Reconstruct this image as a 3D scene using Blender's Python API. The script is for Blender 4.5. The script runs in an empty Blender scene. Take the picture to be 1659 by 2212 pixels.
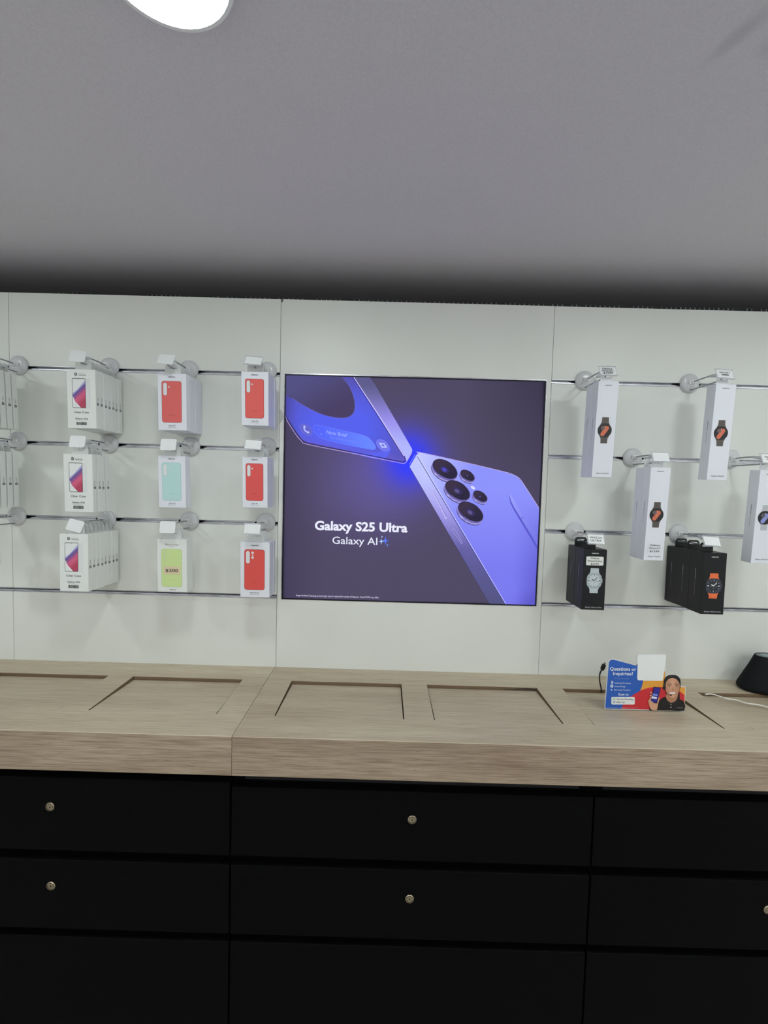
import bpy, bmesh, math, random
import numpy as np
from mathutils import Vector, Matrix
from mathutils.geometry import tessellate_polygon

# ------------------------------------------------------------------ camera
SC = bpy.context.scene
COL = SC.collection
IW, IH = 1659, 2212
FPX = 987.19
CAM = Vector((0.0, -1.5612, 1.55))
AR = Vector((0.99962408, 0.00519632, 0.02692036))
AU = Vector((-0.02715742, 0.05279406, 0.99823608))
AF = Vector((-0.00376592, 0.9985919, -0.05291534))
cd = bpy.data.cameras.new('camera')
cam = bpy.data.objects.new('camera', cd); COL.objects.link(cam)
cd.sensor_fit = 'HORIZONTAL'; cd.sensor_width = 36.0; cd.lens = FPX / IW * 36.0
cd.clip_start = 0.02; cd.clip_end = 50
m = Matrix.Identity(4)
for i in range(3):
    m[i][0] = AR[i]; m[i][1] = AU[i]; m[i][2] = -AF[i]; m[i][3] = CAM[i]
cam.matrix_world = m
SC.camera = cam

# ------------------------------------------------------------------ world, exposure
w = bpy.data.worlds.new('world'); SC.world = w; w.use_nodes = True
w.node_tree.nodes['Background'].inputs[0].default_value = (0.75, 0.8, 0.85, 1)
w.node_tree.nodes['Background'].inputs[1].default_value = 0.05
SC.view_settings.view_transform = 'Standard'
SC.view_settings.look = 'None'
SC.view_settings.gamma = 1.0
SC.view_settings.use_curve_mapping = False
SC.view_settings.exposure = 0.0
LAMP_FRONT = 58.0            # radiance of the lamps over the counter
LAMP_BACK = 94.0             # radiance of the lamps in the rows behind
SCREEN_POWER = 1.0
CEIL = 2.29
# front row over the counter, then the rows behind the camera
LAMPS = [(-1.70, -.882), (-.334, -.882), (1.03, -.882), (2.1, -.882),
         (-1.70, -2.3), (-.347, -2.3), (1.03, -2.3), (2.1, -2.3),
         (-1.70, -3.7), (-.347, -3.7), (1.03, -3.7), (2.1, -3.7)]

# ------------------------------------------------------------------ helpers
def lin(c):
    o = []
    for v in c[:3]:
        v /= 255.0
        o.append(v / 12.92 if v <= .04045 else ((v + .055) / 1.055) ** 2.4)
    return tuple(o)

def ray(x, y):
    return AF + AR * ((x - IW / 2) / FPX) - AU * ((y - IH / 2) / FPX)
def at(x, y, Y=0.0):
    """photo pixel -> point of the vertical plane at depth Y"""
    d = ray(x, y); return CAM + d * ((Y - CAM.y) / d.y)
def atz(x, y, Z):
    d = ray(x, y); return CAM + d * ((Z - CAM.z) / d.z)

def mat(name, col, rough=.5, metal=0., spec=.5, emit=None, es=0., alpha=1., attr=False, trans=0., coat=0.):
    M = bpy.data.materials.new(name); M.use_nodes = True
    nt = M.node_tree; b = nt.nodes['Principled BSDF']
    b.inputs['Base Color'].default_value = (*lin(col), 1)
    b.inputs['Roughness'].default_value = rough
    b.inputs['Metallic'].default_value = metal
    b.inputs['Specular IOR Level'].default_value = spec
    b.inputs['Alpha'].default_value = alpha
    b.inputs['Transmission Weight'].default_value = trans
    b.inputs['Coat Weight'].default_value = coat
    if emit:
        b.inputs['Emission Color'].default_value = (*lin(emit), 1)
        b.inputs['Emission Strength'].default_value = es
    if attr:
        a = nt.nodes.new('ShaderNodeAttribute'); a.attribute_name = 'Col'
        nt.links.new(a.outputs['Color'], b.inputs['Base Color'])
    return M

def add_noise(M, c1, c2, scale, stretch=(1, 1, 1), detail=4, bump=0., lo=.35, hi=.65, rough=None, dist=.001):
    nt = M.node_tree; b = nt.nodes['Principled BSDF']
    tc = nt.nodes.new('ShaderNodeTexCoord'); mp = nt.nodes.new('ShaderNodeMapping')
    mp.inputs['Scale'].default_value = stretch
    n = nt.nodes.new('ShaderNodeTexNoise'); n.inputs['Scale'].default_value = scale; n.inputs['Detail'].default_value = detail
    r = nt.nodes.new('ShaderNodeValToRGB')
    r.color_ramp.elements[0].position = lo; r.color_ramp.elements[1].position = hi
    r.color_ramp.elements[0].color = (*lin(c1), 1); r.color_ramp.elements[1].color = (*lin(c2), 1)
    nt.links.new(tc.outputs['Object'], mp.inputs['Vector']); nt.links.new(mp.outputs['Vector'], n.inputs['Vector'])
    nt.links.new(n.outputs['Fac'], r.inputs['Fac']); nt.links.new(r.outputs['Color'], b.inputs['Base Color'])
    if bump:
        bp = nt.nodes.new('ShaderNodeBump'); bp.inputs['Strength'].default_value = bump; bp.inputs['Distance'].default_value = dist
        nt.links.new(n.outputs['Fac'], bp.inputs['Height']); nt.links.new(bp.outputs['Normal'], b.inputs['Normal'])
    return n, r

class MB:
    """collects shapes, links them as ONE mesh object"""
    def __init__(s): s.v = []; s.f = []; s.sm = []
    def add(s, vs, fs, smooth=False):
        o = len(s.v); s.v += [tuple(p) for p in vs]
        s.f += [tuple(o + i for i in f) for f in fs]; s.sm += [smooth] * len(fs)
    def box(s, x0, x1, y0, y1, z0, z1, bev=0.):
        if x0 > x1: x0, x1 = x1, x0
        if y0 > y1: y0, y1 = y1, y0
        if z0 > z1: z0, z1 = z1, z0
        if bev <= 0:
            v = [(x, y, z) for z in (z0, z1) for y in (y0, y1) for x in (x0, x1)]
            s.add(v, [(0, 2, 3, 1), (4, 5, 7, 6), (0, 1, 5, 4), (2, 6, 7, 3), (0, 4, 6, 2), (1, 3, 7, 5)])
            return
        bm = bmesh.new(); bmesh.ops.create_cube(bm, size=1)
        for q in bm.verts:
            q.co = Vector(((x0 + x1) / 2 + q.co.x * (x1 - x0), (y0 + y1) / 2 + q.co.y * (y1 - y0), (z0 + z1) / 2 + q.co.z * (z1 - z0)))
        bmesh.ops.bevel(bm, geom=list(bm.edges), offset=bev, segments=1, affect='EDGES')
        bm.verts.ensure_lookup_table(); bm.verts.index_update()
        s.add([tuple(q.co) for q in bm.verts], [tuple(q.index for q in f.verts) for f in bm.faces]); bm.free()
    def lathe(s, prof, seg=24, origin=(0, 0, 0), axis='y', sx=1., sy=1.):
        """prof: (radius, height along axis)"""
        vs = []; fs = []; n = len(prof)
        for r, h in prof:
            for k in range(seg):
                a = 2 * math.pi * k / seg
                c, d = r * math.cos(a) * sx, r * math.sin(a) * sy
                p = (c, h, d) if axis == 'y' else (c, d, h)
                vs.append((p[0] + origin[0], p[1] + origin[1], p[2] + origin[2]))
        for i in range(n - 1):
            for k in range(seg):
                a, b = i * seg + k, i * seg + (k + 1) % seg
                fs.append((a, b, b + seg, a + seg))
        fs.append(tuple(range(seg))[::-1]); fs.append(tuple(range((n - 1) * seg, n * seg)))
        s.add(vs, fs, True)
    def tube(s, pts, r, seg=8):
        pts = [Vector(p) for p in pts]; vs = []; fs = []
        rr = r if isinstance(r, (list, tuple)) else [r] * len(pts)
        for i, p in enumerate(pts):
            t = (pts[min(i + 1, len(pts) - 1)] - pts[max(i - 1, 0)]).normalized()
            a = t.cross(Vector((0, 0, 1)))
            if a.length < .05: a = t.cross(Vector((1, 0, 0)))
            a.normalize(); b = t.cross(a)
            for k in range(seg):
                q = 2 * math.pi * k / seg
                vs.append(p + (a * math.cos(q) + b * math.sin(q)) * rr[i])
        for i in range(len(pts) - 1):
            for k in range(seg):
                c, d = i * seg + k, i * seg + (k + 1) % seg
                fs.append((c, d, d + seg, c + seg))
        fs.append(tuple(range(seg))[::-1]); fs.append(tuple(range((len(pts) - 1) * seg, len(pts) * seg)))
        s.add(vs, fs, True)
    def prism(s, outer, holes=(), t0=0., t1=.001, put=None):
        """outer/holes 2-D outlines -> solid plate; put(u, v, t) -> point"""
        put = put or (lambda u, v, t: (u, t, v))
        loops = [list(outer)] + [list(h) for h in holes]
        flat = [p for l in loops for p in l]; n = len(flat)
        tri = tessellate_polygon([[Vector((p[0], p[1], 0)) for p in l] for l in loops])
        vs = [put(p[0], p[1], t0) for p in flat] + [put(p[0], p[1], t1) for p in flat]
        fs = [tuple(t) for t in tri] + [tuple(n + i for i in reversed(t)) for t in tri]
        o = 0
        for l in loops:
            k = len(l)
            for i in range(k):
                a, b = o + i, o + (i + 1) % k
                fs.append((a, b, b + n, a + n))
            o += k
        s.add(vs, fs)
    def mesh(s, name, material, fix=True):
        me = bpy.data.meshes.new(name); me.from_pydata(s.v, [], s.f)
        me.polygons.foreach_set('use_smooth', s.sm)
        if fix:
            bm = bmesh.new(); bm.from_mesh(me); bmesh.ops.recalc_face_normals(bm, faces=list(bm.faces)); bm.to_mesh(me); bm.free()
        me.materials.append(material)
        if any(s.sm):
            try: me.set_sharp_from_angle(angle=math.radians(38))
            except Exception: pass
        return me
    def build(s, name, material, parent=None, loc=None):
        return link(name, s.mesh(name, material), parent, loc)

def link(name, me, parent=None, loc=None):
    o = bpy.data.objects.new(name, me); COL.objects.link(o)
    if parent: o.parent = parent
    if loc is not None: o.location = loc
    return o
def tag(o, label=None, cat=None, group=None, kind=None):
    if label: o['label'] = label
    if cat: o['category'] = cat
    if group: o['group'] = group
    if kind: o['kind'] = kind
    return o
def empty(name, loc=(0, 0, 0), rot=(0, 0, 0)):
    o = bpy.data.objects.new(name, None); COL.objects.link(o)
    o.empty_display_size = .02; o.location = loc; o.rotation_euler = rot
    return o
def copy_tree(o, parent=None):
    c = o.copy(); COL.objects.link(c); c.parent = parent
    for ch in [x for x in o.children]: copy_tree(ch, c)
    return c

# ---- outlines
def rrect(x0, x1, y0, y1, r, n=5):
    p = []
    for cx, cy, a0 in ((x1 - r, y1 - r, 0), (x0 + r, y1 - r, 90), (x0 + r, y0 + r, 180), (x1 - r, y0 + r, 270)):
        for i in range(n + 1):
            a = math.radians(a0 + 90 * i / n); p.append((cx + r * math.cos(a), cy + r * math.sin(a)))
    return p
def ellipse(cx, cy, a, b, th=0., n=28):
    c, s = math.cos(math.radians(th)), math.sin(math.radians(th)); p = []
    for i in range(n):
        t = 2 * math.pi * i / n; x, y = a * math.cos(t), b * math.sin(t)
        p.append((cx + x * c - y * s, cy + x * s + y * c))
    return p
def capsule(x0, y0, x1, y1, r, n=8):
    a = math.atan2(y1 - y0, x1 - x0); p = []
    for i in range(n + 1):
        t = a - math.pi / 2 + math.pi * i / n; p.append((x1 + r * math.cos(t), y1 + r * math.sin(t)))
    for i in range(n + 1):
        t = a + math.pi / 2 + math.pi * i / n; p.append((x0 + r * math.cos(t), y0 + r * math.sin(t)))
    return p
def smooth(pts, n=4, closed=True):
    """Catmull-Rom"""
    P = list(pts); L = len(P); o = []
    for i in range(L if closed else L - 1):
        p0, p1, p2, p3 = (P[(i - 1) % L], P[i], P[(i + 1) % L], P[(i + 2) % L]) if closed else \
            (P[max(i - 1, 0)], P[i], P[i + 1], P[min(i + 2, L - 1)])
        for k in range(n):
            t = k / n
            o.append(tuple(.5 * (2 * b + (-a + c) * t + (2 * a - 5 * b + 4 * c - d) * t * t + (-a + 3 * b - 3 * c + d) * t ** 3)
                           for a, b, c, d in zip(p0, p1, p2, p3)))
    if not closed: o.append(P[-1])
    return o
def strokepoly(pts, wd):
    L = []; Rr = []
    for i, p in enumerate(pts):
        a = pts[max(i - 1, 0)]; b = pts[min(i + 1, len(pts) - 1)]
        dx, dy = b[0] - a[0], b[1] - a[1]; l = math.hypot(dx, dy) or 1
        nx, ny = -dy / l * wd / 2, dx / l * wd / 2
        L.append((p[0] + nx, p[1] + ny)); Rr.append((p[0] - nx, p[1] - ny))
    return L, Rr

# ---- lettering (Blender's own font, turned into flat mesh)
TX = {}
def text_geo(body, bold):
    k = (body, bold)
    if k not in TX:
        cu = bpy.data.curves.new('t', 'FONT'); cu.body = body; cu.resolution_u = 3; cu.offset = bold; cu.space_line = 1.0
        o = bpy.data.objects.new('t', cu); COL.objects.link(o)
        dg = bpy.context.evaluated_depsgraph_get(); dg.update()
        me = bpy.data.meshes.new_from_object(o.evaluated_get(dg))
        v = [(q.co.x, q.co.y) for q in me.vertices]; f = [tuple(p.vertices) for p in me.polygons]
        COL.objects.unlink(o); bpy.data.objects.remove(o); bpy.data.curves.remove(cu); bpy.data.meshes.remove(me)
        TX[k] = (v, f)
    return TX[k]

class Flat:
    """flat print: layered coloured polygons on a plane, one mesh; put(u, v, h) -> point, h = height off the plane"""
    def __init__(s, put): s.put = put; s.v = []; s.f = []; s.c = []
    def _tris(s, pts, tris, col, h, sub):
        pts = [tuple(p) for p in pts]
        tris = [tuple(t) for t in tris]
        for _ in range(sub):
            mid = {}; nt = []
            def m_(a, b):
                k = (min(a, b), max(a, b))
                if k not in mid:
                    pts.append(((pts[a][0] + pts[b][0]) / 2, (pts[a][1] + pts[b][1]) / 2)); mid[k] = len(pts) - 1
                return mid[k]
            for a, b, c in tris:
                x, y, z = m_(a, b), m_(b, c), m_(c, a); nt += [(a, x, z), (x, b, y), (z, y, c), (x, y, z)]
            tris = nt
        o = len(s.v)
        for p in pts:
            s.v.append(tuple(s.put(p[0], p[1], h)))
            s.c.append(lin(col(p[0], p[1]) if callable(col) else col))
        s.f += [tuple(o + i for i in t) for t in tris]
    def poly(s, pts, col, h=0., sub=0, holes=()):
        loops = [list(pts)] + [list(x) for x in holes]
        tri = tessellate_polygon([[Vector((p[0], p[1], 0)) for p in l] for l in loops])
        s._tris([p for l in loops for p in l], tri, col, h, sub)
    def grid(s, x0, x1, y0, y1, nx, ny, col, h=0., q=None):
        """q: 4 corner points (tl, tr, br, bl) for a bilinear patch"""
        o = len(s.v)
        for j in range(ny + 1):
            for i in range(nx + 1):
                a, b = i / nx, j / ny
                if q: p = tuple((q[0][k] * (1 - a) + q[1][k] * a) * (1 - b) + (q[3][k] * (1 - a) + q[2][k] * a) * b for k in (0, 1))
                else: p = (x0 + (x1 - x0) * a, y0 + (y1 - y0) * b)
                s.v.append(tuple(s.put(p[0], p[1], h))); s.c.append(lin(col(*p) if callable(col) else col))
        for j in range(ny):
            for i in range(nx):
                a = o + j * (nx + 1) + i; s.f.append((a, a + 1, a + nx + 2, a + nx + 1))
    def stroke(s, pts, wd, col, h=0.):
        L, R_ = strokepoly(pts, wd); n = len(L); o = len(s.v)
        for p in L + R_:
            s.v.append(tuple(s.put(p[0], p[1], h))); s.c.append(lin(col(*p) if callable(col) else col))
        s.f += [(o + i, o + i + 1, o + n + i + 1, o + n + i) for i in range(n - 1)]
    def text(s, body, x0, x1, ybase, cap, col, h=0., bold=0., rot=0., yd=1):
        """fits body between x0 and x1, capital height cap; yd=-1 where v grows downwards; rot in degrees about (x0, ybase)"""
        v, f = text_geo(body, bold)
        if not v: return
        mx = min(p[0] for p in v); Mx = max(p[0] for p in v)
        k = (x1 - x0) / (Mx - mx); kc = cap / .70
        c, d = math.cos(math.radians(rot)), math.sin(math.radians(rot)); o = len(s.v)
        for p in v:
            a, b = (p[0] - mx) * k, p[1] * kc * yd
            s.v.append(tuple(s.put(x0 + a * c - b * d, ybase + a * d + b * c, h))); s.c.append(lin(col))
        s.f += [tuple(o + i for i in t) for t in f]
    def mesh(s, name, material):
        me = bpy.data.meshes.new(name); me.from_pydata(s.v, [], s.f)
        ca = me.color_attributes.new('Col', 'FLOAT_COLOR', 'POINT')
        arr = np.ones((len(s.v), 4), dtype=np.float32); arr[:, :3] = s.c
        ca.data.foreach_set('color', arr.ravel()); me.materials.append(material); me.update()
        return me
    def build(s, name, material, parent=None): return link(name, s.mesh(name, material), parent)

def mixc(a, b, t):
    t = max(0., min(1., t)); return tuple(a[i] + (b[i] - a[i]) * t for i in range(3))

# ------------------------------------------------------------------ materials
M_WALL = mat('white_laminate', (229, 231, 227), .38, spec=.4)
add_noise(M_WALL, (227, 229, 225), (232, 233, 230), 2.0, (1, 1, .6))
M_CEIL = mat('ceiling_paint', (217, 213, 222), .9, spec=.1)
add_noise(M_CEIL, (215, 211, 220), (221, 217, 226), 260, (1, 1, 1), 2, .06)
def dark_patches(M):  # soft darker patches multiplied into the ceiling colour
    nt = M.node_tree; b = nt.nodes['Principled BSDF']; src = b.inputs['Base Color'].links[0].from_socket
    tc = nt.nodes.new('ShaderNodeTexCoord'); last = src
    for (cx, cy, sx, sy, rot, dk, sc) in ((.5475, -.79, .022, .07, 20, .86, 8), (.63, -.78, .05, .035, -20, .88, 10), (.74, -.83, .13, .10, 0, .92, 6)):
        mp = nt.nodes.new('ShaderNodeMapping'); mp.vector_type = 'TEXTURE'
        mp.inputs['Location'].default_value = (cx, cy, CEIL); mp.inputs['Rotation'].default_value = (0, 0, math.radians(rot)); mp.inputs['Scale'].default_value = (sx, sy, 1)
        nz = nt.nodes.new('ShaderNodeTexNoise'); nz.inputs['Scale'].default_value = sc
        g = nt.nodes.new('ShaderNodeTexGradient'); g.gradient_type = 'SPHERICAL'
        nt.links.new(tc.outputs['Object'], mp.inputs['Vector']); nt.links.new(mp.outputs['Vector'], g.inputs['Vector'])
        nt.links.new(tc.outputs['Object'], nz.inputs['Vector'])
        mu = nt.nodes.new('ShaderNodeMath'); mu.operation = 'MULTIPLY'; mu.use_clamp = True
        m2 = nt.nodes.new('ShaderNodeMath'); m2.operation = 'MULTIPLY'; m2.inputs[1].default_value = 2.6
        nt.links.new(g.outputs['Fac'], m2.inputs[0]); nt.links.new(m2.outputs[0], mu.inputs[0]); nt.links.new(nz.outputs['Fac'], mu.inputs[1])
        mx = nt.nodes.new('ShaderNodeMix'); mx.data_type = 'RGBA'; mx.blend_type = 'MULTIPLY'
        mx.inputs['B'].default_value = (dk * .97, dk, dk, 1)
        nt.links.new(mu.outputs[0], mx.inputs['Factor']); nt.links.new(last, mx.inputs['A']); last = mx.outputs['Result']
    nt.links.new(last, b.inputs['Base Color'])
dark_patches(M_CEIL)
M_FLOOR = mat('floor_tile', (176, 172, 165), .35); add_noise(M_FLOOR, (176, 172, 168), (188, 185, 182), 3)
M_ROOM = mat('room_paint', (236, 236, 234), .6)
M_VOID = mat('void_board', (150, 146, 148), .9)
M_RAIL = mat('brushed_aluminium', (196, 196, 204), .28, 1.0); add_noise(M_RAIL, (170, 170, 178), (214, 214, 222), 30, (1, 8, 8), bump=.05)
M_BLACK = mat('black_laminate', (9, 9, 10), .55, spec=.04); add_noise(M_BLACK, (8, 8, 9), (12, 12, 13), 40, (1, 1, 6))
M_DARK = mat('dark_recess', (5, 5, 8), .5, spec=.1)
M_BLKP = mat('black_plastic', (20, 20, 23), .45)
M_WHITEP = mat('white_plastic', (226, 226, 228), .22, spec=.5)
M_TRANSP = mat('frosted_plastic', (226, 226, 230), .22, alpha=.80)
M_CLEAR = mat('clear_plastic', (225, 225, 232), .08, alpha=.35)
M_CARD = mat('white_card', (232, 234, 236), .45)
M_TAB = mat('translucent_tab', (226, 228, 228), .3, alpha=.82)
M_STEEL = mat('hook_wire', (158, 158, 164), .35, .6)
M_BOXW = mat('white_carton', (233, 235, 234), .42); 
M_BOXL = mat('cool_white_carton', (230, 232, 242), .40)
M_BOXB = mat('black_carton', (17, 17, 22), .38, spec=.35)
M_PRINT = mat('printed_ink', (255, 255, 255), .4, attr=True)
M_GLOSS = mat('glossy_print', (255, 255, 255), .10, spec=.7, attr=True)
M_CHROME = mat('chrome', (214, 206, 190), .22, 1.0)
M_BRASS = mat('brass', (172, 160, 138), .30, 1.0)
M_LAMP = mat('lamp_diffuser', (240, 245, 250), .5, emit=(242, 252, 249), es=LAMP_FRONT)
M_LAMPB = mat('lamp_diffuser_rear', (240, 245, 250), .5, emit=(246, 252, 248), es=LAMP_BACK)
M_LRING = mat('lamp_rim', (235, 235, 240), .4)
# backlit fabric: the print itself gives off light
M_SCREEN = bpy.data.materials.new('backlit_fabric'); M_SCREEN.use_nodes = True
nt = M_SCREEN.node_tree; b = nt.nodes['Principled BSDF']
a = nt.nodes.new('ShaderNodeAttribute'); a.attribute_name = 'Col'
b.inputs['Base Color'].default_value = (.01, .01, .012, 1); b.inputs['Roughness'].default_value = .8; b.inputs['Specular IOR Level'].default_value = .1
# woven backing: fine thread pattern modulates the light
tc = nt.nodes.new('ShaderNodeTexCoord'); mp = nt.nodes.new('ShaderNodeMapping'); mp.inputs['Scale'].default_value = (900, 1, 260)
nz = nt.nodes.new('ShaderNodeTexNoise'); nz.inputs['Scale'].default_value = 1.0
mr = nt.nodes.new('ShaderNodeMapRange'); mr.inputs['To Min'].default_value = .86; mr.inputs['To Max'].default_value = 1.14
mx = nt.nodes.new('ShaderNodeVectorMath'); mx.operation = 'SCALE'
nt.links.new(tc.outputs['Object'], mp.inputs['Vector']); nt.links.new(mp.outputs['Vector'], nz.inputs['Vector'])
nt.links.new(nz.outputs['Fac'], mr.inputs['Value']); nt.links.new(a.outputs['Color'], mx.inputs[0]); nt.links.new(mr.outputs['Result'], mx.inputs['Scale'])
nt.links.new(mx.outputs[0], b.inputs['Emission Color']); b.inputs['Emission Strength'].default_value = SCREEN_POWER

def wood(name, c0, c1, s2):
    M = bpy.data.materials.new(name); M.use_nodes = True
    nt = M.node_tree; b = nt.nodes['Principled BSDF']; b.inputs['Roughness'].default_value = .42; b.inputs['Specular IOR Level'].default_value = .35
    tc = nt.nodes.new('ShaderNodeTexCoord')
    def nzn(sc, st, det):
        mp = nt.nodes.new('ShaderNodeMapping'); mp.inputs['Scale'].default_value = st
        n = nt.nodes.new('ShaderNodeTexNoise'); n.inputs['Scale'].default_value = sc; n.inputs['Detail'].default_value = det; n.inputs['Roughness'].default_value = .6
        nt.links.new(tc.outputs['Object'], mp.inputs['Vector']); nt.links.new(mp.outputs['Vector'], n.inputs['Vector']); return n
    def ramp(n, p0, c0, p1, c1):
        r = nt.nodes.new('ShaderNodeValToRGB'); e = r.color_ramp.elements
        e[0].position = p0; e[1].position = p1; e[0].color = (*lin(c0), 1); e[1].color = (*lin(c1), 1)
        nt.links.new(n.outputs['Fac'], r.inputs['Fac']); return r
    n1 = nzn(1.0, (2.2, 26, 26), 5); r1 = ramp(n1, .30, c0, .70, c1)
    n2 = nzn(1.0, (9, 420, 420), 3); r2 = ramp(n2, .34, s2, .56, (255, 255, 255))
    n3 = nzn(1.0, (30, 900, 900), 2); r3 = ramp(n3, .25, (186, 174, 164), .36, (255, 255, 255))
    n4 = nzn(1.0, (1.1, 4, 4), 2); r4 = ramp(n4, .3, (232, 226, 224), .7, (255, 255, 255))
    last = r1
    for r_ in (r2, r3, r4):
        mx = nt.nodes.new('ShaderNodeMix'); mx.data_type = 'RGBA'; mx.blend_type = 'MULTIPLY'; mx.inputs['Factor'].default_value = 1
        nt.links.new((last.outputs['Color'] if last is r1 else last.outputs['Result']), mx.inputs['A']); nt.links.new(r_.outputs['Color'], mx.inputs['B']); last = mx
    nt.links.new(last.outputs['Result'], b.inputs['Base Color'])
    return M
M_WOOD = wood('limed_wood_veneer', (194, 181, 158), (208, 197, 174), (226, 221, 214))
M_WOODF = wood('limed_wood_edge_shaded', (164, 146, 127), (192, 174, 153), (206, 198, 192))  # browner front-edge grain, also darkened for the shade on the upright face
M_CUT = mat('cut_wood_edge', (122, 102, 82), .7, spec=.1)

# ------------------------------------------------------------------ numbers of the place (metres)
S1, S2, S3 = -1.2846, -.3684, .5457            # seams between the wall panels
ZTOP = 2.1702
GR = [1.922, 1.6706, 1.417, 1.1641]            # grooves
CT, ZU, YF, XC = .9162, .814, -.4459, -.3712   # counter top, underside, front, joint
SX0, SX1, SZ0, SZ1 = -.3520, .5280, 1.1560, 1.9240   # light box
PT, PF = -.1105, -.3367
XL, XR = -2.4, 2.5
GH = .0065                                     # half height of a groove

# ------------------------------------------------------------------ setting
def struct(name, mb, m_): return tag(mb.build(name, m_), kind='structure')
q = MB(); q.box(XL, XR, -4.6, .60, -.05, 0); struct('floor', q, M_FLOOR)
q = MB(); q.box(XL, XR, -4.6, .60, CEIL, CEIL + .05); struct('ceiling', q, M_CEIL)
q = MB(); q.box(XL - .1, XL, -4.6, .60, 0, CEIL); struct('wall_left', q, M_ROOM)
q = MB(); q.box(XR, XR + .1, -4.6, .60, 0, CEIL); struct('wall_right', q, M_ROOM)
q = MB(); q.box(XL, XR, -4.7, -4.6, 0, CEIL); struct('wall_front', q, M_ROOM)
q = MB(); q.box(XL, XR, .60, .65, 0, CEIL); struct('wall_rear', q, M_VOID)

wb = empty('wall_back', (0, 0, 0)); tag(wb, kind='structure')
q = MB(); q.box(XL, XR, .018, .045, 0, ZTOP - .002); q.build('backing', M_WALL, wb)
def board(x0, x1, z0, z1):
    q = MB(); q.box(x0 + .0007, x1 - .0007, 0, .018, z0, z1, .0009); q.build('panel', M_WALL, wb)
def railp(x0, x1, z):
    q = MB(); y = .016
    q.box(x0 + .001, x1 - .001, y, y + .0018, z - GH, z + GH)                    # web
    q.box(x0 + .001, x1 - .001, -.0012, y, z - GH + .0002, z - GH + .0018)       # lower lip
    q.box(x0 + .001, x1 - .001, -.0012, y, z + GH - .0012, z + GH - .0002)       # upper lip
    q.box(x0 + .001, x1 - .001, .006, .0085, z - GH + .0018, z - .0005)          # inner upstand
    q.build('groove_rail', M_RAIL, wb)
for x0, x1 in ((XL, S1), (S1, S2), (S3, XR)):
    board(x0, x1, GR[0] + GH, ZTOP)
    for i in range(3): board(x0, x1, GR[i + 1] + GH, GR[i] - GH)
    board(x0, x1, CT - .1, GR[3] - GH)
    for z in GR: railp(x0, x1, z)
# middle panel with the opening of the light box
q = MB(); q.prism([(S2 + .0007, CT - .1), (S3 - .0007, CT - .1), (S3 - .0007, ZTOP), (S2 + .0007, ZTOP)],
                  [[(SX0, SZ0), (SX1, SZ0), (SX1, SZ1), (SX0, SZ1)]], 0, .018)
q.build('panel', M_WALL, wb)
# lower wall behind the cabinets
q = MB(); q.box(XL, XR, .002, .018, 0, CT - .101); q.build('lower_panel', M_WALL, wb)
# small steel clip at the top of the joint left of the light box, and the chipped clear tape on the strip beside it
q = MB(); q.prism([(S2 + .000, ZTOP - .001), (S2 + .0075, ZTOP - .001), (S2 + .007, ZTOP - .006), (S2 + .001, ZTOP - .012)], [], -.0012, -.0001)
tag(q.build('edge_chip', mat('chipped_edge', (100, 102, 105), .7), wb), 'dark chipped corner')
# corrugated black strip along the top edge of the panels
tr = empty('trim_1', (0, 0, 0)); tag(tr, kind='structure')
q = MB(); 
a0, a1 = .0052, .0135
q.add([(XL, .006, ZTOP), (XR, .006, ZTOP), (XR, .006, ZTOP + a1), (XL, .006, ZTOP + a0 * .6), (XL, .014, ZTOP), (XR, .014, ZTOP), (XR, .014, ZTOP + a1), (XL, .014, ZTOP + a0 * .6)],
      [(0, 1, 2, 3), (4, 7, 6, 5), (3, 2, 6, 7), (0, 4, 5, 1), (0, 3, 7, 4), (1, 5, 6, 2)])
q.build('strip', mat('black_corrugated_sheet', (14, 14, 18), .55), tr)
q = MB(); random.seed(4); x = -1.12
while x < 1.45:
    hh = (a0 * .6 + (a1 - a0 * .6) * (x - XL) / (XR - XL)) * random.uniform(.6, .95)
    if random.random() < (.9 if x > -.5 else .45): q.box(x, x + random.uniform(.0012, .0022), .0035, .006, ZTOP + .0005, ZTOP + hh)
    x += .0158
o = q.build('rib', mat('grey_flute', (150, 150, 156), .5), tr); o['kind'] = 'stuff'

# ------------------------------------------------------------------ ceiling lamps
def lamp(x, y, label):
    t = empty('ceiling_lamp', (x, y, CEIL))
    tag(t, label, 'lamp', 'round ceiling lamps')
    q = MB(); q.lathe([(.098, 0), (.099, -.010), (.096, -.016), (.090, -.016), (.088, -.006)], 40, axis='z'); q.build('rim', M_LRING, t)
    q = MB(); q.lathe([(.0875, -.008), (.0865, -.0150), (.070, -.0172), (.035, -.0180), (.004, -.0182)], 40, axis='z'); q.build('diffuser', M_LAMP if y > -1 else M_LAMPB, t)
    return t
for i, (x, y) in enumerate(LAMPS):
    row = ('row nearest the wall', 'middle row', 'rear row')[i // 4]; pos = ('leftmost', 'second from left', 'second from right', 'rightmost')[i % 4]
    lamp(x, y, 'round white ceiling lamp shining at the top edge of the photo' if i == 1
         else 'round white ceiling lamp outside the photo, %s of the %s' % (pos, row))

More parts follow.
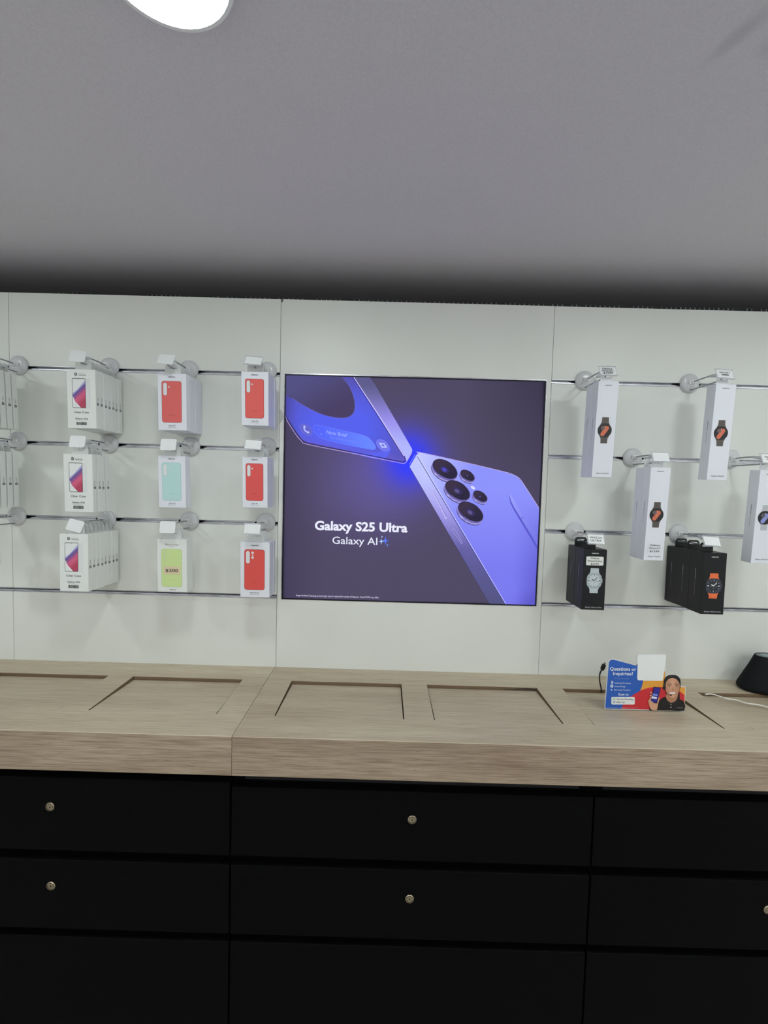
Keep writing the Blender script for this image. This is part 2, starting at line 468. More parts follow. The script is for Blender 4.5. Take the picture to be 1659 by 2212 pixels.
# ------------------------------------------------------------------ light box with its backlit print
lb = empty('light_box', (0, 0, 0))
tag(lb, 'backlit advertising panel with two violet smartphones, set into the white wall', 'light box')
q = MB(); q.prism([(SX0, SZ0), (SX1, SZ0), (SX1, SZ1), (SX0, SZ1)], [[(SX0 + .0035, SZ0 + .0035), (SX1 - .0035, SZ0 + .0035), (SX1 - .0035, SZ1 - .0035), (SX0 + .0035, SZ1 - .0035)]], -.0008, .017)
q.build('frame', mat('dark_frame', (26, 24, 34), .4, .4), lb)
q = MB(); q.prism([(SX0 - .002, SZ0 - .0005), (SX1 + .002, SZ0 - .0005), (SX1 + .002, SZ1 + .003), (SX0 - .002, SZ1 + .003)], [[(SX0 - .0002, SZ0), (SX1 + .0002, SZ0), (SX1 + .0002, SZ1), (SX0 - .0002, SZ1)]], -.0014, -.0002)
q.build('bezel', M_RAIL, lb)

YS = .004
def putw(px, py, h):
    p = at(px, py, YS); return (max(SX0 + .003, min(SX1 - .003, p.x)), YS - h, max(SZ0 + .003, min(SZ1 - .003, p.z)))
def bg(px, py):
    e = min(px - 608, 1178 - px); v = min(py - 810, 1308 - py)
    c = (77, 70, 98)
    c = mixc(c, (54, 49, 70), max(0, (px - 1000) / 200) * max(0., (1150 - py) / 330))
    c = mixc(c, (66, 58, 86), max(0, (700 - px) / 110))
    d = math.hypot((px - 830) / 1.25, (py - 1010))
    c = mixc(c, (98, 86, 165), .75 * math.exp(-(d / 95) ** 2))
    d = math.hypot((px - 805) / 1.3, (py - 1075) / 1.0)
    c = mixc(c, (104, 92, 160), .42 * math.exp(-(d / 80) ** 2))
    d = math.hypot((px - 884) / 1.0, (py - 992) / 1.05)
    c = mixc(c, (72, 68, 240), .95 * math.exp(-(d / 62) ** 2)); c = mixc(c, (44, 58, 255), 1.0 * math.exp(-(d / 40) ** 2))
    c = mixc(c, (30, 26, 42), .8 * math.exp(-(max(0, e) / 5.) ** 2)); c = mixc(c, (30, 26, 42), .7 * math.exp(-(max(0, v) / 5.) ** 2))
    return c
F = Flat(putw)
F.grid(0, 0, 0, 0, 120, 110, bg, 0, [(612, 803), (1185, 820), (1163, 1313), (603, 1297)])
F.build('printed_background', M_SCREEN, lb)

# handset seen from the front, upper left
F = Flat(putw)
def scr1(x, y):
    c = (84, 96, 238)
    d = math.hypot((x - 735) / 1.3, y - 925)
    c = mixc(c, (86, 80, 178), (d - 45) / 85)
    c = mixc(c, (84, 78, 158), max(0, (845 - y) / 45) * .8)
    c = mixc(c, (60, 54, 120), max(0, (640 - x) / 30) * .55)
    c = mixc(c, (108, 92, 205), max(0, (y - (940 + (x - 660) * .2)) / 22) * .8)
    return c
S = [(614, 806), (762, 811), (873, 984), (876, 991), (871, 998), (862, 996), (666, 957), (653, 950), (640, 934), (614, 894)]
F.poly(S, scr1, .0003, 4)
blob = smooth([(606, 800), (700, 803), (737, 813), (755, 835), (765, 862), (766, 885), (758, 898), (742, 903), (718, 901), (690, 893), (658, 877), (632, 861), (606, 845)], 5)
F.poly(blob, lambda x, y: mixc((80, 77, 128), (70, 60, 98), ((x - 640) * .6 + (y - 840)) / 90), .0005, 2)
F.stroke(smooth([(632, 861), (658, 877), (690, 893), (718, 901), (742, 903), (758, 898), (766, 885), (765, 862), (755, 835), (740, 816)], 5, False), 1., (104, 100, 190), .0006)
# glass reflection at the bottom
F.poly(smooth([(690, 948), (730, 966), (780, 978), (820, 976), (845, 966), (826, 992), (760, 978)], 4), (90, 98, 240), .0004)
pill = smooth([(680, 919), (700, 921), (745, 931), (785, 940), (800, 949), (811, 964), (809, 971), (795, 970), (745, 960), (700, 949), (684, 938), (677, 927)], 4)
F.poly(pill, lambda x, y: mixc((82, 98, 250), (104, 136, 255), (x - 680) / 120), .0006, 2)
F.stroke(pill + pill[:1], .9, (110, 124, 250), .0008)
F.text('Now Brief', 705, 750, 937, 7.5, (150, 165, 255), .0009, .02, 9, -1)
F.text("Get today's insights", 712, 776, 946.5, 4.5, (120, 140, 255), .0009, 0, 10, -1)
for k, (x, y, r_) in enumerate(((689, 928, 2.2), (694, 938, 3.4))):
    F.poly([(x - r_, y), (x - r_ * .25, y - r_ * .25), (x, y - r_), (x + r_ * .25, y - r_ * .25), (x + r_, y), (x + r_ * .25, y + r_ * .25), (x, y + r_), (x - r_ * .25, y + r_ * .25)], (120, 130, 255), .0009)
F.poly(ellipse(661, 928, 15.5, 9.5, 40), (98, 98, 205), .0006); F.poly(ellipse(827, 962, 16, 9.5, 40), (112, 116, 235), .0006)
e_ = ellipse(661, 928, 15.5, 9.5, 40); F.stroke(e_ + e_[:1], .8, (120, 118, 225), .0007)
e_ = ellipse(827, 962, 16, 9.5, 40); F.stroke(e_ + e_[:1], .8, (140, 145, 255), .0007)
F.stroke(smooth([(657.5, 921), (657, 926), (660, 931), (666, 934.5)], 4, False), 3.0, (176, 186, 255), .0008)
F.poly(ellipse(657.8, 922, 3, 2.2, 60), (185, 195, 255), .0009); F.poly(ellipse(665.5, 934, 3, 2.2, 10), (185, 195, 255), .0009)
F.poly([(818, 956), (830, 957.5), (837, 967), (825, 967.5)], (186, 198, 255), .0008); F.poly(ellipse(827.5, 962, 3.6, 2.3, 35), (112, 116, 235), .0009)
# frame of that handset
def side1(x, y):
    c = mixc((92, 90, 138), (152, 142, 235), (y - 835) / 70.); return mixc(c, (178, 184, 255), (y - 905) / 60.)
F.poly([(764, 811), (799, 812), (888, 966), (891, 973), (878, 997), (876, 990), (873, 982)], side1, .0006, 3)
F.stroke([(761.5, 811), (871.5, 985)], 1.3, (48, 40, 96), .0009); F.stroke([(764, 811), (820, 900), (873, 985)], 2.2, (206, 196, 255), .0010)
F.stroke(smooth([(614, 894), (640, 934), (652, 949), (666, 957), (760, 976), (862, 996.5), (872, 997.5), (876, 992), (872.5, 985)], 3, False), 1.6, (48, 38, 92), .0010)
F.stroke(smooth([(613, 897), (638, 937), (651, 952), (665, 960), (760, 979), (862, 999.5), (873, 1000.5), (879, 996), (890, 977)], 3, False), 1.4, (178, 156, 232), .0011)
F.build('printed_handset', M_SCREEN, lb)

# handset seen from the back, lower right
F = Flat(putw)
def back2(x, y):
    c = mixc((196, 202, 255), (140, 146, 252), ((x - 905) + (y - 985) * .3) / 130.)
    c = mixc(c, (122, 122, 240), (y - 1060) / 170.)
    c = mixc(c, (92, 88, 200), max(0, (x - 1110) / 60.) * max(0, (y - 1080) / 200.) + max(0, (y - 1270) / 50.) * .5 * max(0, (x - 1080) / 60))
    return c
back = [(903, 979), (907, 977), (1090, 1020), (1108, 1026), (1119, 1032), (1128, 1042), (1164, 1098), (1190, 1140), (1180, 1320), (1098, 1320), (1091, 1306.5), (901, 985)]
F.poly(back, back2, .0003, 4)
def side2(x, y):
    c = mixc((192, 198, 255), (160, 150, 232), (y - 1030) / 90.); c = mixc(c, (96, 92, 160), (y - 1110) / 80.); return mixc(c, (82, 82, 128), (y - 1190) / 110.)
F.poly([(900, 982), (903, 979), (901, 985), (1091, 1306.5), (1096, 1320), (1066, 1320), (1056, 1303), (887, 1013), (885, 1008)], side2, .0004, 3)
F.stroke([(901.5, 986), (980, 1119), (1091, 1306.5)], 1.2, (60, 56, 110), .0007)
F.stroke([(903.5, 985), (982, 1118), (1093, 1306.5)], 1.1, (214, 216, 255), .0008)
F.stroke(smooth([(903, 983), (903, 979), (908, 977.5), (1000, 998), (1090, 1019.5), (1108, 1025.5), (1119, 1031.5), (1128, 1041.5), (1164, 1097.5)], 3, False), 1.6, (176, 164, 232), .0008)
F.stroke([(884, 1004), (897, 981)], 1.0, (150, 150, 240), .0007); F.stroke([(885.5, 1010), (1057, 1305)], .9, (60, 54, 100), .0006)
def dk(x, y): return (46, 38, 66)
for cx, cy, a_, b_, big in ((961.6, 1013.3, 30.2, 17.5, 1), (988.8, 1059.2, 30.2, 17.5, 1), (1017, 1105.5, 30.6, 17.6, 1), (1010.2, 1027.1, 17.5, 9.9, 0), (1037.7, 1072.1, 17.3, 10, 0)):
    k = 1. if big else .75
    F.poly(ellipse(cx - 3.6 * k, cy + 7.2 * k, a_, b_, 33), (60, 56, 120), .0006)
    F.poly(ellipse(cx - 2.8 * k, cy + 5.8 * k, a_, b_, 33), lambda x, y, cx=cx: mixc((196, 190, 250), (130, 120, 190), abs(math.sin((x - cx) * .28)) * .8), .0007, 1)
    F.poly(ellipse(cx - 1.2 * k, cy + 2.6 * k, a_, b_, 33), (104, 96, 176), .0008)
    F.poly(ellipse(cx, cy, a_, b_, 33), dk, .0009)
    F.poly(ellipse(cx - .3, cy + .2, a_ - 2.2, b_ - 1.6, 33), lambda x, y, cx=cx, cy=cy: mixc((58, 46, 70), (38, 32, 60), ((x - cx) + (y - cy)) / 30. + .5), .0010, 1)
    e_ = ellipse(cx, cy, a_ - .4, b_ - .3, 33); F.stroke(e_[-6:] + e_[:9], 1.0, (120, 112, 180), .0011)
    if big:
        F.poly(ellipse(cx - 1, cy + 1, a_ * .36, b_ * .36, 33), (52, 46, 96), .0012)
        F.poly(ellipse(cx - 2, cy + 1.5, a_ * .2, b_ * .22, 33), (74, 66, 190) if cx < 975 else (88, 80, 120), .0013)
    F.poly(ellipse(cx - 1, cy + .5, 1.6, 1.0, 33), (110, 100, 220), .0014)
F.poly(ellipse(1021.5, 1053.5, 5.5, 3, 35), (218, 220, 255), .0007)
F.stroke(smooth([(934.6, 1063.4), (948, 1088), (960, 1113), (962.5, 1121), (965, 1117)], 3, False), 1.3, (212, 206, 255), .0008); F.stroke([(936, 1063), (964.5, 1116)], .8, (110, 104, 180), .0008)
F.stroke(smooth([(978, 1142), (977, 1146), (995, 1171), (996, 1174.5), (998, 1171), (984, 1146), (980, 1142.5), (978, 1142)], 3, False), .9, (170, 160, 230), .0008)
# pen
F.poly([(1098.5, 1064), (1102, 1086), (1110, 1102), (1160, 1186), (1176, 1200), (1176, 1174), (1128, 1114), (1108, 1078)], (90, 88, 206), .0005)
F.poly([(1098.5, 1063.5), (1104, 1083), (1111, 1097), (1162, 1180), (1176, 1190), (1176, 1178), (1130, 1116), (1108, 1076)], lambda x, y: mixc((158, 164, 255), (116, 116, 230), (y - 1066) / 100.), .0006, 2)
F.stroke([(1124, 1122), (1130.5, 1117)], 1.1, (78, 74, 190), .0008)
F.build('printed_handset', M_SCREEN, lb)

def putp(X0, Z0, Y):
    return lambda u, v, h: (X0 + u, Y - h, Z0 + v)
F = Flat(lambda u, v, h: (u, YS - h, v))
W_ = (236, 238, 255)
p0, p1 = at(680, 1144.5, YS), at(880, 1149, YS); F.text('Galaxy S25 Ultra', p0.x, p1.x, (p0.z + p1.z) / 2, .0300, W_, .0009, .032)
F.build('headline', M_SCREEN, lb); F = Flat(lambda u, v, h: (u, YS - h, v))
p0, p1 = at(718, 1174.5, YS), at(815, 1177, YS); F.text('Galaxy AI', p0.x, p1.x, (p0.z + p1.z) / 2, .0252, W_, .0009, .004)
F.build('subline', M_SCREEN, lb); F = Flat(lambda u, v, h: (u, YS - h, v))
p0, p1 = at(639.5, 1288, YS), at(819, 1292, YS); F.text('Image simulated. Samsung account login may be required for certain AI features. Actual UX/UI may differ.', p0.x, p1.x, (p0.z + p1.z) / 2, .0062, (205, 198, 225), .0009, .012)
F.build('small_print', M_SCREEN, lb)
F = Flat(putw)
def spark(cx, cy, r_, col):
    p = []
    for i in range(4):
        a_ = math.pi / 2 * i; p.append((cx + r_ * math.cos(a_) * .85, cy + r_ * math.sin(a_)))
        b_ = a_ + math.pi / 4
        for j in (-.35, 0, .35): p.append((cx + r_ * (.30 + abs(j) * .18) * math.cos(b_ + j), cy + r_ * (.30 + abs(j) * .18) * math.sin(b_ + j)))
    F.poly(p, col, .0009, 1)
spark(832.5, 1168, 9.5, lambda x, y: mixc((120, 150, 255), (70, 100, 240), (x - 822) / 18)); spark(823.6, 1169.5, 7, (176, 205, 255)); spark(825, 1159.5, 3, (190, 200, 255)); spark(837, 1177.5, 3.4, (120, 160, 255))
F.build('sparkle_mark', M_SCREEN, lb)

# ------------------------------------------------------------------ display hooks
def card_print(F, lines, w_, h_):
    """lines: (text, v offset, width, cap)"""
    for t_, v_, wd, cp_ in lines: F.text(t_, -wd / 2, wd / 2, v_, cp_, (28, 28, 32), .0002, .02)
HOOKME = {}
def hook_parts(t, kind, lines, roll, tilt, scale=(1, 1), dz=-.008):
    if not HOOKME:
        q = MB(); q.lathe([(.0300, -.0002), (.0318, -.002), (.0316, -.0055), (.0285, -.0095), (.0245, -.0125), (.016, -.0138), (.004, -.0142)], 32); HOOKME['base'] = q.mesh('base', M_TRANSP)
        q = MB(); q.box(-.040, .040, .0012, .0055, -.0048, .0048); HOOKME['bracket'] = q.mesh('bracket', M_DARK)
        q = MB(); q.box(-.010, .010, -.0215, -.010, -.0075, .0075, .0015); q.box(-.0135, .0135, -.0165, -.010, -.012, -.0045, .001); q.box(-.006, .006, -.028, -.02, -.0045, .0045, .001); HOOKME['connector'] = q.mesh('connector', M_WHITEP)
        q = MB(); q.tube([(0, -.022, .001), (0, -.07, .002), (0, -.108, .001)], .0023); HOOKME['upper'] = q.mesh('upper_rod', M_STEEL)
        q = MB(); q.tube([(0, -.010, -.0235), (0, -.06, -.0235), (0, -.142, -.0235), (0, -.150, -.0225), (0, -.1545, -.018)], [.0023, .0023, .0023, .0023, .0018]); HOOKME['lower'] = q.mesh('lower_rod', M_STEEL)
        q = MB(); q.add([(x, y, z) for x in (-.0022, .0022) for y, z in ((-.100, .0045), (-.100, -.003), (-.1555, -.0165), (-.1555, -.001))], [(0, 1, 2, 3), (7, 6, 5, 4), (0, 4, 5, 1), (1, 5, 6, 2), (2, 6, 7, 3), (3, 7, 4, 0)]); HOOKME['arm'] = q.mesh('arm', mat('grey_white_plastic', (205, 206, 212), .3))
        q = MB(); q.prism(rrect(-.0168, .0168, -.0122, .0122, .0032), (), 0, .0016); HOOKME['plain'] = q.mesh('label_plate', M_CARD)
        q = MB(); q.prism(rrect(-.0265, .0265, -.0175, .0175, .0012), (), 0, .0012); q.box(-.0265, .0265, -.0022, .0012, .0150, .0175); q.box(-.0265, .0265, -.0035, .0012, -.0180, -.0155)
        HOOKME['sleeve'] = q.mesh('label_sleeve', M_CLEAR)
        q = MB(); q.prism(rrect(-.0235, .0245, -.0145, .0140, .0015), (), -.0008, -.0003); HOOKME['card'] = q.mesh('label_card', M_CARD)
    link('base', HOOKME['base'], t); link('bracket', HOOKME['bracket'], t); link('connector', HOOKME['connector'], t)
    link('upper_rod', HOOKME['upper'], t); link('lower_rod', HOOKME['lower'], t); link('arm', HOOKME['arm'], t)
    if kind == 'plain':
        p = link('label_plate', HOOKME['plain'], t)
        p.scale = (1.42 * scale[0], 1, 1.48 * scale[1])
    else:
        p = link('label_sleeve', HOOKME['sleeve'], t); link('label_card', HOOKME['card'], p)
        p.scale = (scale[0], 1, scale[1])
        if lines:
            for l_ in lines: F = Flat(lambda u, v, h: (u, -.0009 - h, v)); card_print(F, [l_], .047, .028); F.build('lettering', M_PRINT, p)
    p.location = (0, -.1635, dz); p.rotation_euler = (math.radians(-tilt), math.radians(roll), 0)

HK = {  # name: (x, z, kind, lines, roll, tilt, scale)
 'L1': (-1.2502, 1.9284), 'L2': (-1.2573, 1.6750), 'L3': (-1.2644, 1.4187),
 'A1': (-.9429, 1.9301), 'A2': (-.9457, 1.6738), 'A3': (-.9549, 1.4160),
 'B1': (-.6752, 1.9277), 'B2': (-.6677, 1.6718), 'B3': (-.6698, 1.4190),
 'C1': (-.4109, 1.9299), 'C2': (-.4091, 1.6786), 'C3': (-.4089, 1.4213),
 'R1': (.6552, 1.9265), 'R2': (1.0062, 1.9264), 'R3': (.8293, 1.6739), 'R4': (1.1593, 1.6780), 'R5': (.6458, 1.4184), 'R6': (.9997, 1.4217)}
HP = {
 'L1': ('plain', None, 0, 12), 'L2': ('plain', None, 0, 12), 'L3': ('plain', None, 0, 12),
 'A1': ('plain', None, 3, 12), 'A2': ('plain', None, 2, 12), 'A3': ('plain', None, 14, 16),
 'B1': ('plain', None, 4, 28), 'B2': ('plain', None, 0, 14), 'B3': ('plain', None, 0, 10),
 'C1': ('sleeve', None, 4, 28), 'C2': ('sleeve', None, 2, 22), 'C3': ('sleeve', None, 1, 16),
 'R1': ('sleeve', [('Galaxy', .0050, .031, .0058), ('Watch7', -.0030, .036, .0058), ('$1599', -.0108, .029, .0058)], 0, 24),
 'R2': ('sleeve', [('WATCH 7', .0020, .032, .0050), ('40MM', -.0060, .021, .0050)], 3, 24),
 'R3': ('sleeve', None, 0, 24),
 'R4': ('sleeve', [('WATCH 7', .0020, .032, .0050), ('44MM', -.0060, .021, .0050)], 0, 24),
 'R5': ('sleeve', [('WATCH', .0015, .037, .0060), ('ULTRA', -.0080, .034, .0060)], 1, 24),
 'R6': ('sleeve', None, 3, 30)}
ROW = {'1': 'top', '2': 'middle', '3': 'lowest'}
HL = {
 'L1': 'white display hook at the left edge on the top rail, carrying white boxes',
 'L2': 'white display hook at the left edge on the second rail, carrying the leftmost middle stack',
 'L3': 'white display hook at the left edge on the third rail, carrying one short carton',
 'A1': 'white display hook on the top rail holding seven clear case boxes, plain plate tilted up',
 'A2': 'white display hook on the second rail holding four clear case boxes, plain square plate',
 'A3': 'white hook on the third rail with a skewed plate above eight white boxes',
 'B1': 'white display hook on the top rail above the long stack of orange-red case boxes',
 'B2': 'white display hook on the second rail above the pale mint case box',
 'B3': 'white display hook on the third rail above the lime green case box',
 'C1': 'white hook with clear label sleeve on the top rail beside the light box, left side',
 'C2': 'white hook with clear label sleeve on the second rail beside the light box, left side',
 'C3': 'white hook with clear label sleeve on the third rail beside the light box, left side',
 'R1': 'white display hook with a $1599 price card, top rail right of the light box',
 'R2': 'white display hook on the top rail whose card reads WATCH 7, holding one box',
 'R3': 'white display hook with an unprinted clear sleeve, holding two tall white boxes',
 'R4': 'white display hook behind a tall white box, its label cut by the right edge',
 'R5': 'white display hook on the third rail whose card reads WATCH ULTRA',
 'R6': 'white display hook on the third rail with a crumpled blank card, above three black boxes'}
for k, (x, z) in HK.items():
    t = empty('display_hook', (x, 0, z)); tag(t, HL[k], 'display hook', 'display hooks on the wall rails')
    hook_parts(t, HP[k][0], HP[k][1], HP[k][2], HP[k][3])

# ------------------------------------------------------------------ boxes on the hooks
INK = (38, 38, 42)
def fr(w_, h_, y=-.0002):
    """front print plane: u 0..1 left-right, v 0..1 top-down"""
    return lambda u, v, h: (-w_ / 2 + u * w_, y - h, -v * h_)
def asp(F_, body, uc, vb, wu, cap_m, col, h_, bold=0., h=0.0001):
    F_.text(body, uc - wu / 2, uc + wu / 2, vb, cap_m / h_, col, h, bold, 0, -1)

def tab_mesh(mt, wt=.050, ht=.031, t=.0007):
    q = MB(); o_ = smooth([(-wt / 2, 0), (-wt / 2, ht * .55), (-wt / 2 + .004, ht * .9), (-wt * .30, ht), (0, ht * 1.0), (wt * .30, ht), (wt / 2 - .004, ht * .9), (wt / 2, ht * .55), (wt / 2, 0)], 3, False)
    q.prism(o_, [rrect(-.014, .014, .0155, .0225, .003, 3)], -t / 2, t / 2); return q.mesh('hang_tab', mt)
TABW = tab_mesh(M_TAB); TABS = tab_mesh(M_CARD, .034, .030); TABK = tab_mesh(M_BLKP, .040, .028, .0022)

def clear_box(model):
    w_, h_, t_ = .088, .178, .0193
    r = empty('case_box')
    q = MB(); q.box(-w_ / 2, w_ / 2, 0, t_, -h_, 0, .0006); q.build('carton', M_BOXW, r)
    o = link('hang_tab', TABW, r); o.location = (.002, t_ / 2, 0)
    P = fr(w_, h_)
    F = Flat(P)    # picture
    u0, u1, v0, v1 = .185, .655, .150, .655; ax = h_ / w_
    def rr(a, b, c, d, rad): return [(x, y / ax) for x, y in rrect(a, b, c * ax, d * ax, rad)]
    F.poly(rr(u0 + .07, .795, v0 + .002, v1 + .006, .035), (226, 229, 232), .00005)
    F.poly(rr(u0, u1, v0, v1, .035), (62, 62, 72), .0001)
    F.poly(rr(u0 + .014, u1 - .014, v0 + .009, v1 - .009, .026), (236, 238, 240), .00015)
    L, T, Wd, Hh = u0 + .014, v0 + .009, u1 - u0 - .028, v1 - v0 - .018
    def sp(a, b): return (L + a * Wd, T + b * Hh)
    def brush(x, y):
        a, b = (x - L) / Wd, (y - T) / Hh
        k = b - (.50 - .42 * a)        # below the upper edge of the brush stroke
        c = mixc((186, 196, 236), (66, 44, 140), k / .13); c = mixc(c, (150, 52, 132), (k - .12) / .12)
        c = mixc(c, (214, 62, 110), (k - .22) / .12); c = mixc(c, (176, 20, 62), (k - .42) / .2)
        n = math.sin(47 * (b + .45 * a)) * .5 + math.sin(97 * (b + .5 * a) + 1) * .3
        return mixc(c, (250, 225, 240), .17 + .17 * n)
    up = [sp(a, .50 - .42 * a + .03 * math.sin(a * 5)) for a in [i / 8 for i in range(9)]]
    lo = [sp(1, 1), sp(.62, 1), sp(.46, .92), sp(.2, .80), sp(0, .60)]
    F.poly(up + lo, brush, .0002, 4)
    F.poly([(x, y) for x, y in ellipse(sp(.5, .02)[0], sp(.5, .022)[1], .009, .0045)], (40, 40, 46), .00025)
    F.build('case_picture', M_GLOSS, r)
    F = Flat(P)
    # badge with a D-shaped letter and two lines
    F.poly([(.285, .058), (.335, .058), (.368, .070), (.368, .096), (.335, .108), (.285, .108)], INK, .0001,
           holes=[[(.305, .070), (.328, .070), (.345, .077), (.345, .089), (.328, .096), (.305, .096)]])
    F.stroke([(.275, .083), (.33, .083)], .006, INK, .0002)
    asp(F, 'designed for', .545, .079, .25, .0020, (90, 90, 94), h_); asp(F, 'samsung', .545, .104, .25, .0034, INK, h_, .01)
    asp(F, 'Clear Case', .485, .742, .52, .0062, (46, 46, 50), h_, .008)
    asp(F, model, .485, .848, .45, .0048, (52, 52, 56), h_, .014)
    asp(F, 'Clear protective cover', .485, .871, .36, .0014, (120, 120, 124), h_)
    F.build('lettering', M_PRINT, r)
    F = Flat(P); random.seed(7); x = .30
    while x < .665:
        a = random.choice([.004, .007, .011]); F.poly([(x, .892), (x + a, .892), (x + a, .945), (x, .945)], (50, 50, 54), .0001); x += a + random.choice([.004, .006])
    F.build('barcode', M_PRINT, r)
    # mark on the right side
    F = Flat(lambda u, v, h: (w_ / 2 + .0001 + h, u * t_, -v * h_))
    F.poly([(.30, .555), (.62, .555), (.78, .568), (.78, .585), (.62, .598), (.30, .598)], INK, .0001, holes=[[(.45, .568), (.58, .568), (.62, .585), (.45, .587)]])
    v, f = text_geo('for samsung', 0.); mx_ = max(p[0] for p in v); o_ = len(F.v)
    for p in v: F.v.append(tuple(F.put(.42 + (p[1] / .72) * .30, .545 - (p[0] / mx_) * .085, .0001))); F.c.append(lin((104, 104, 108)))
    F.f += [tuple(o_ + i for i in t) for t in f]
    F.build('side_mark', M_PRINT, r)
    return r, t_

def silicone_box(w_, h_, t_, col, dark, kind, line1):
    r = empty('case_box')
    q = MB(); q.box(-w_ / 2, w_ / 2, 0, t_, -h_, 0, .0006); q.build('carton', M_BOXL if kind != 'lime' else M_BOXW, r)
    o = link('hang_tab', TABW, r); o.location = (.0, t_ / 2, 0)
    P = fr(w_, h_); ax = h_ / w_
    def rr(a, b, c, d, rad): return [(x, y / ax) for x, y in rrect(a, b, c * ax, d * ax, rad)]
    def el(u, v, r_): return [(x, v + (y - v) / ax) for x, y in ellipse(u, v, r_, r_, 0, 16)]
    F = Flat(P); top = .13 if kind != 'lime' else .185
    bot = .865 if kind != 'lime' else .905
    F.poly(rr(.135, .835, top, bot, .085), dark, .00005); F.poly(rr(.145, .822, top + .006, bot - .006, .078), col, .0001)
    wht = (226, 228, 232)
    if kind == 'lime':
        for v_ in (top + .057, top + .133, top + .208): F.poly(el(.245, v_, .058), dark, .00013); F.poly(el(.245, v_, .048), (214, 226, 178), .00016)
        F.poly(el(.375, top + .085, .022), (236, 238, 236), .00015)
        F.build('case_picture', M_PRINT, r)
        F = Flat(P)
        price_sticker(r, w_, h_, .20, .785, .515, .665, ['$200'], (224, 208, 176), (.040,), .0100, .001)
        asp(F, 'Silicone Case', .50, .118, .46, .0050, (96, 98, 96), h_, .004); asp(F, 'Galaxy A36', .49, .148, .20, .0022, (130, 132, 130), h_)
        asp(F, 'SAMSUNG', .52, .966, .24, .0030, (110, 112, 112), h_, .02); asp(F, 'SAMSUNG', .5, .772, .20, .0024, (168, 186, 120), h_)
        F.build('lettering', M_PRINT, r)
        return r, t_
    F.poly(rr(.185, .335, top + .026, top + .262, .074), dark, .00013); F.poly(rr(.195, .325, top + .032, top + .256, .065), wht, .00016)
    if kind == 'three':
        for v_, r_ in ((top + .062, .044), (top + .108, .024), (top + .150, .044)): F.poly(el(.42, v_, r_), wht, .00015)
    else: F.poly(el(.395, top + .104, .028), wht, .00015)
    F.build('case_picture', M_PRINT, r)
    F = Flat(P)
    asp(F, 'SAMSUNG', .49, .068, .25, .0031, (40, 40, 46), h_, .03); F.build('brand_lettering', M_PRINT, r); F = Flat(P)
    asp(F, 'SAMSUNG', .49, .735, .22, .0026, dark, h_, .01); F.build('case_lettering', M_PRINT, r); F = Flat(P)
    asp(F, line1, .49, .925, .25 if kind != 'three' else .33, .0031, (66, 66, 72), h_, .015); asp(F, 'Silicone Case', .49, .955, .30, .0028, (140, 140, 146), h_)
    F.build('lettering', M_PRINT, r)
    return r, t_

def watch_box(tone):
    w_, h_, t_ = .0602, .286, .0405
    r = empty('watch_box'); q = MB(); q.box(-w_ / 2, w_ / 2, 0, t_, -h_, 0, .0007); q.build('carton', M_BOXL, r)
    o = link('hang_tab', TABS, r); o.location = (0, t_ / 2, 0)
    P = fr(w_, h_); k = w_ / h_
    F = Flat(lambda u, v, h: P(u, v, h)); cu, cv = .47, .505
    def E_(a, b, r_, n=36): return [(a + r_ * math.cos(2 * math.pi * i / n), b + r_ * k * math.sin(2 * math.pi * i / n)) for i in range(n)]
    st, st2 = ((94, 86, 82), (66, 60, 58)) if tone == 'orange' else ((196, 198, 206), (168, 170, 180))
    for s_ in (-1, 1):
        F.poly([(cu - .165, cv + s_ * .136), (cu + .165, cv + s_ * .136), (cu + .175, cv + s_ * .088), (cu + .245, cv + s_ * .058), (cu - .245, cv + s_ * .058), (cu - .175, cv + s_ * .088)], st, .00005)
        for i in range(5): F.stroke([(cu - .168, cv + s_ * (.128 - i * .010)), (cu + .168, cv + s_ * (.128 - i * .010))], .0028, st2, .0001)
    F.poly(E_(cu, cv, .355), (50, 48, 52) if tone == 'orange' else (58, 54, 66), .00013); F.poly(E_(cu, cv, .335), (26, 25, 28), .00016)
    A, B_ = ((216, 112, 84), (150, 116, 112)) if tone == 'orange' else ((142, 150, 214), (104, 106, 124))
    cp = [(x, cv + (y - cv) * k) for x, y in capsule(cu + .105, cv - .115, cu - .095, cv + .185, .105)]
    F.poly(cp, A, .0002); cp = [(x, cv + (y - cv) * k) for x, y in capsule(cu - .02, cv - .115, cu + .10, cv - .115, .100)]
    F.poly(cp, mixc(A, (60, 50, 60), .12), .00023); F.poly(E_(cu - .095, cv - .115 * k, .105, 20), mixc(B_, (70, 66, 72), .45), .00026)
    F.poly(E_(cu + .10, cv - .115 * k, .1, 20), A, .00028)
    F.stroke([(cu + .01, cv - .055), (cu + .002, cv + .018)], .012, mixc(A, (250, 230, 220), .5), .00035)
    F.build('watch_picture', M_PRINT, r)
    F = Flat(P); asp(F, 'SAMSUNG', .49, .045, .35, .0024, (70, 70, 78), h_, .03); asp(F, 'Galaxy Watch7', .53, .962, .66, .0036, (66, 66, 72), h_, .012); F.build('lettering', M_PRINT, r)
    F = Flat(lambda u, v, h: (-w_ / 2 - .0001 - h, v, u)); vtext(F, 'SAMSUNG', -.105, .030, t_ * .52, .0028, (66, 66, 76), .02); vtext(F, 'Galaxy Watch7', -.138, .036, t_ * .52, .0026, (90, 90, 100)); F.build('side_lettering', M_PRINT, r)
    return r, t_
def vtext(F_, body, z0, length, y0, cap, col, bold=0.):
    v, f = text_geo(body, bold); mx_ = max(p[0] for p in v); o_ = len(F_.v)
    for p in v: F_.v.append(tuple(F_.put(z0 - (p[0] / mx_) * length, y0 - (p[1] / .72) * cap, .0001))); F_.c.append(lin(col))
    F_.f += [tuple(o_ + i for i in t) for t in f]

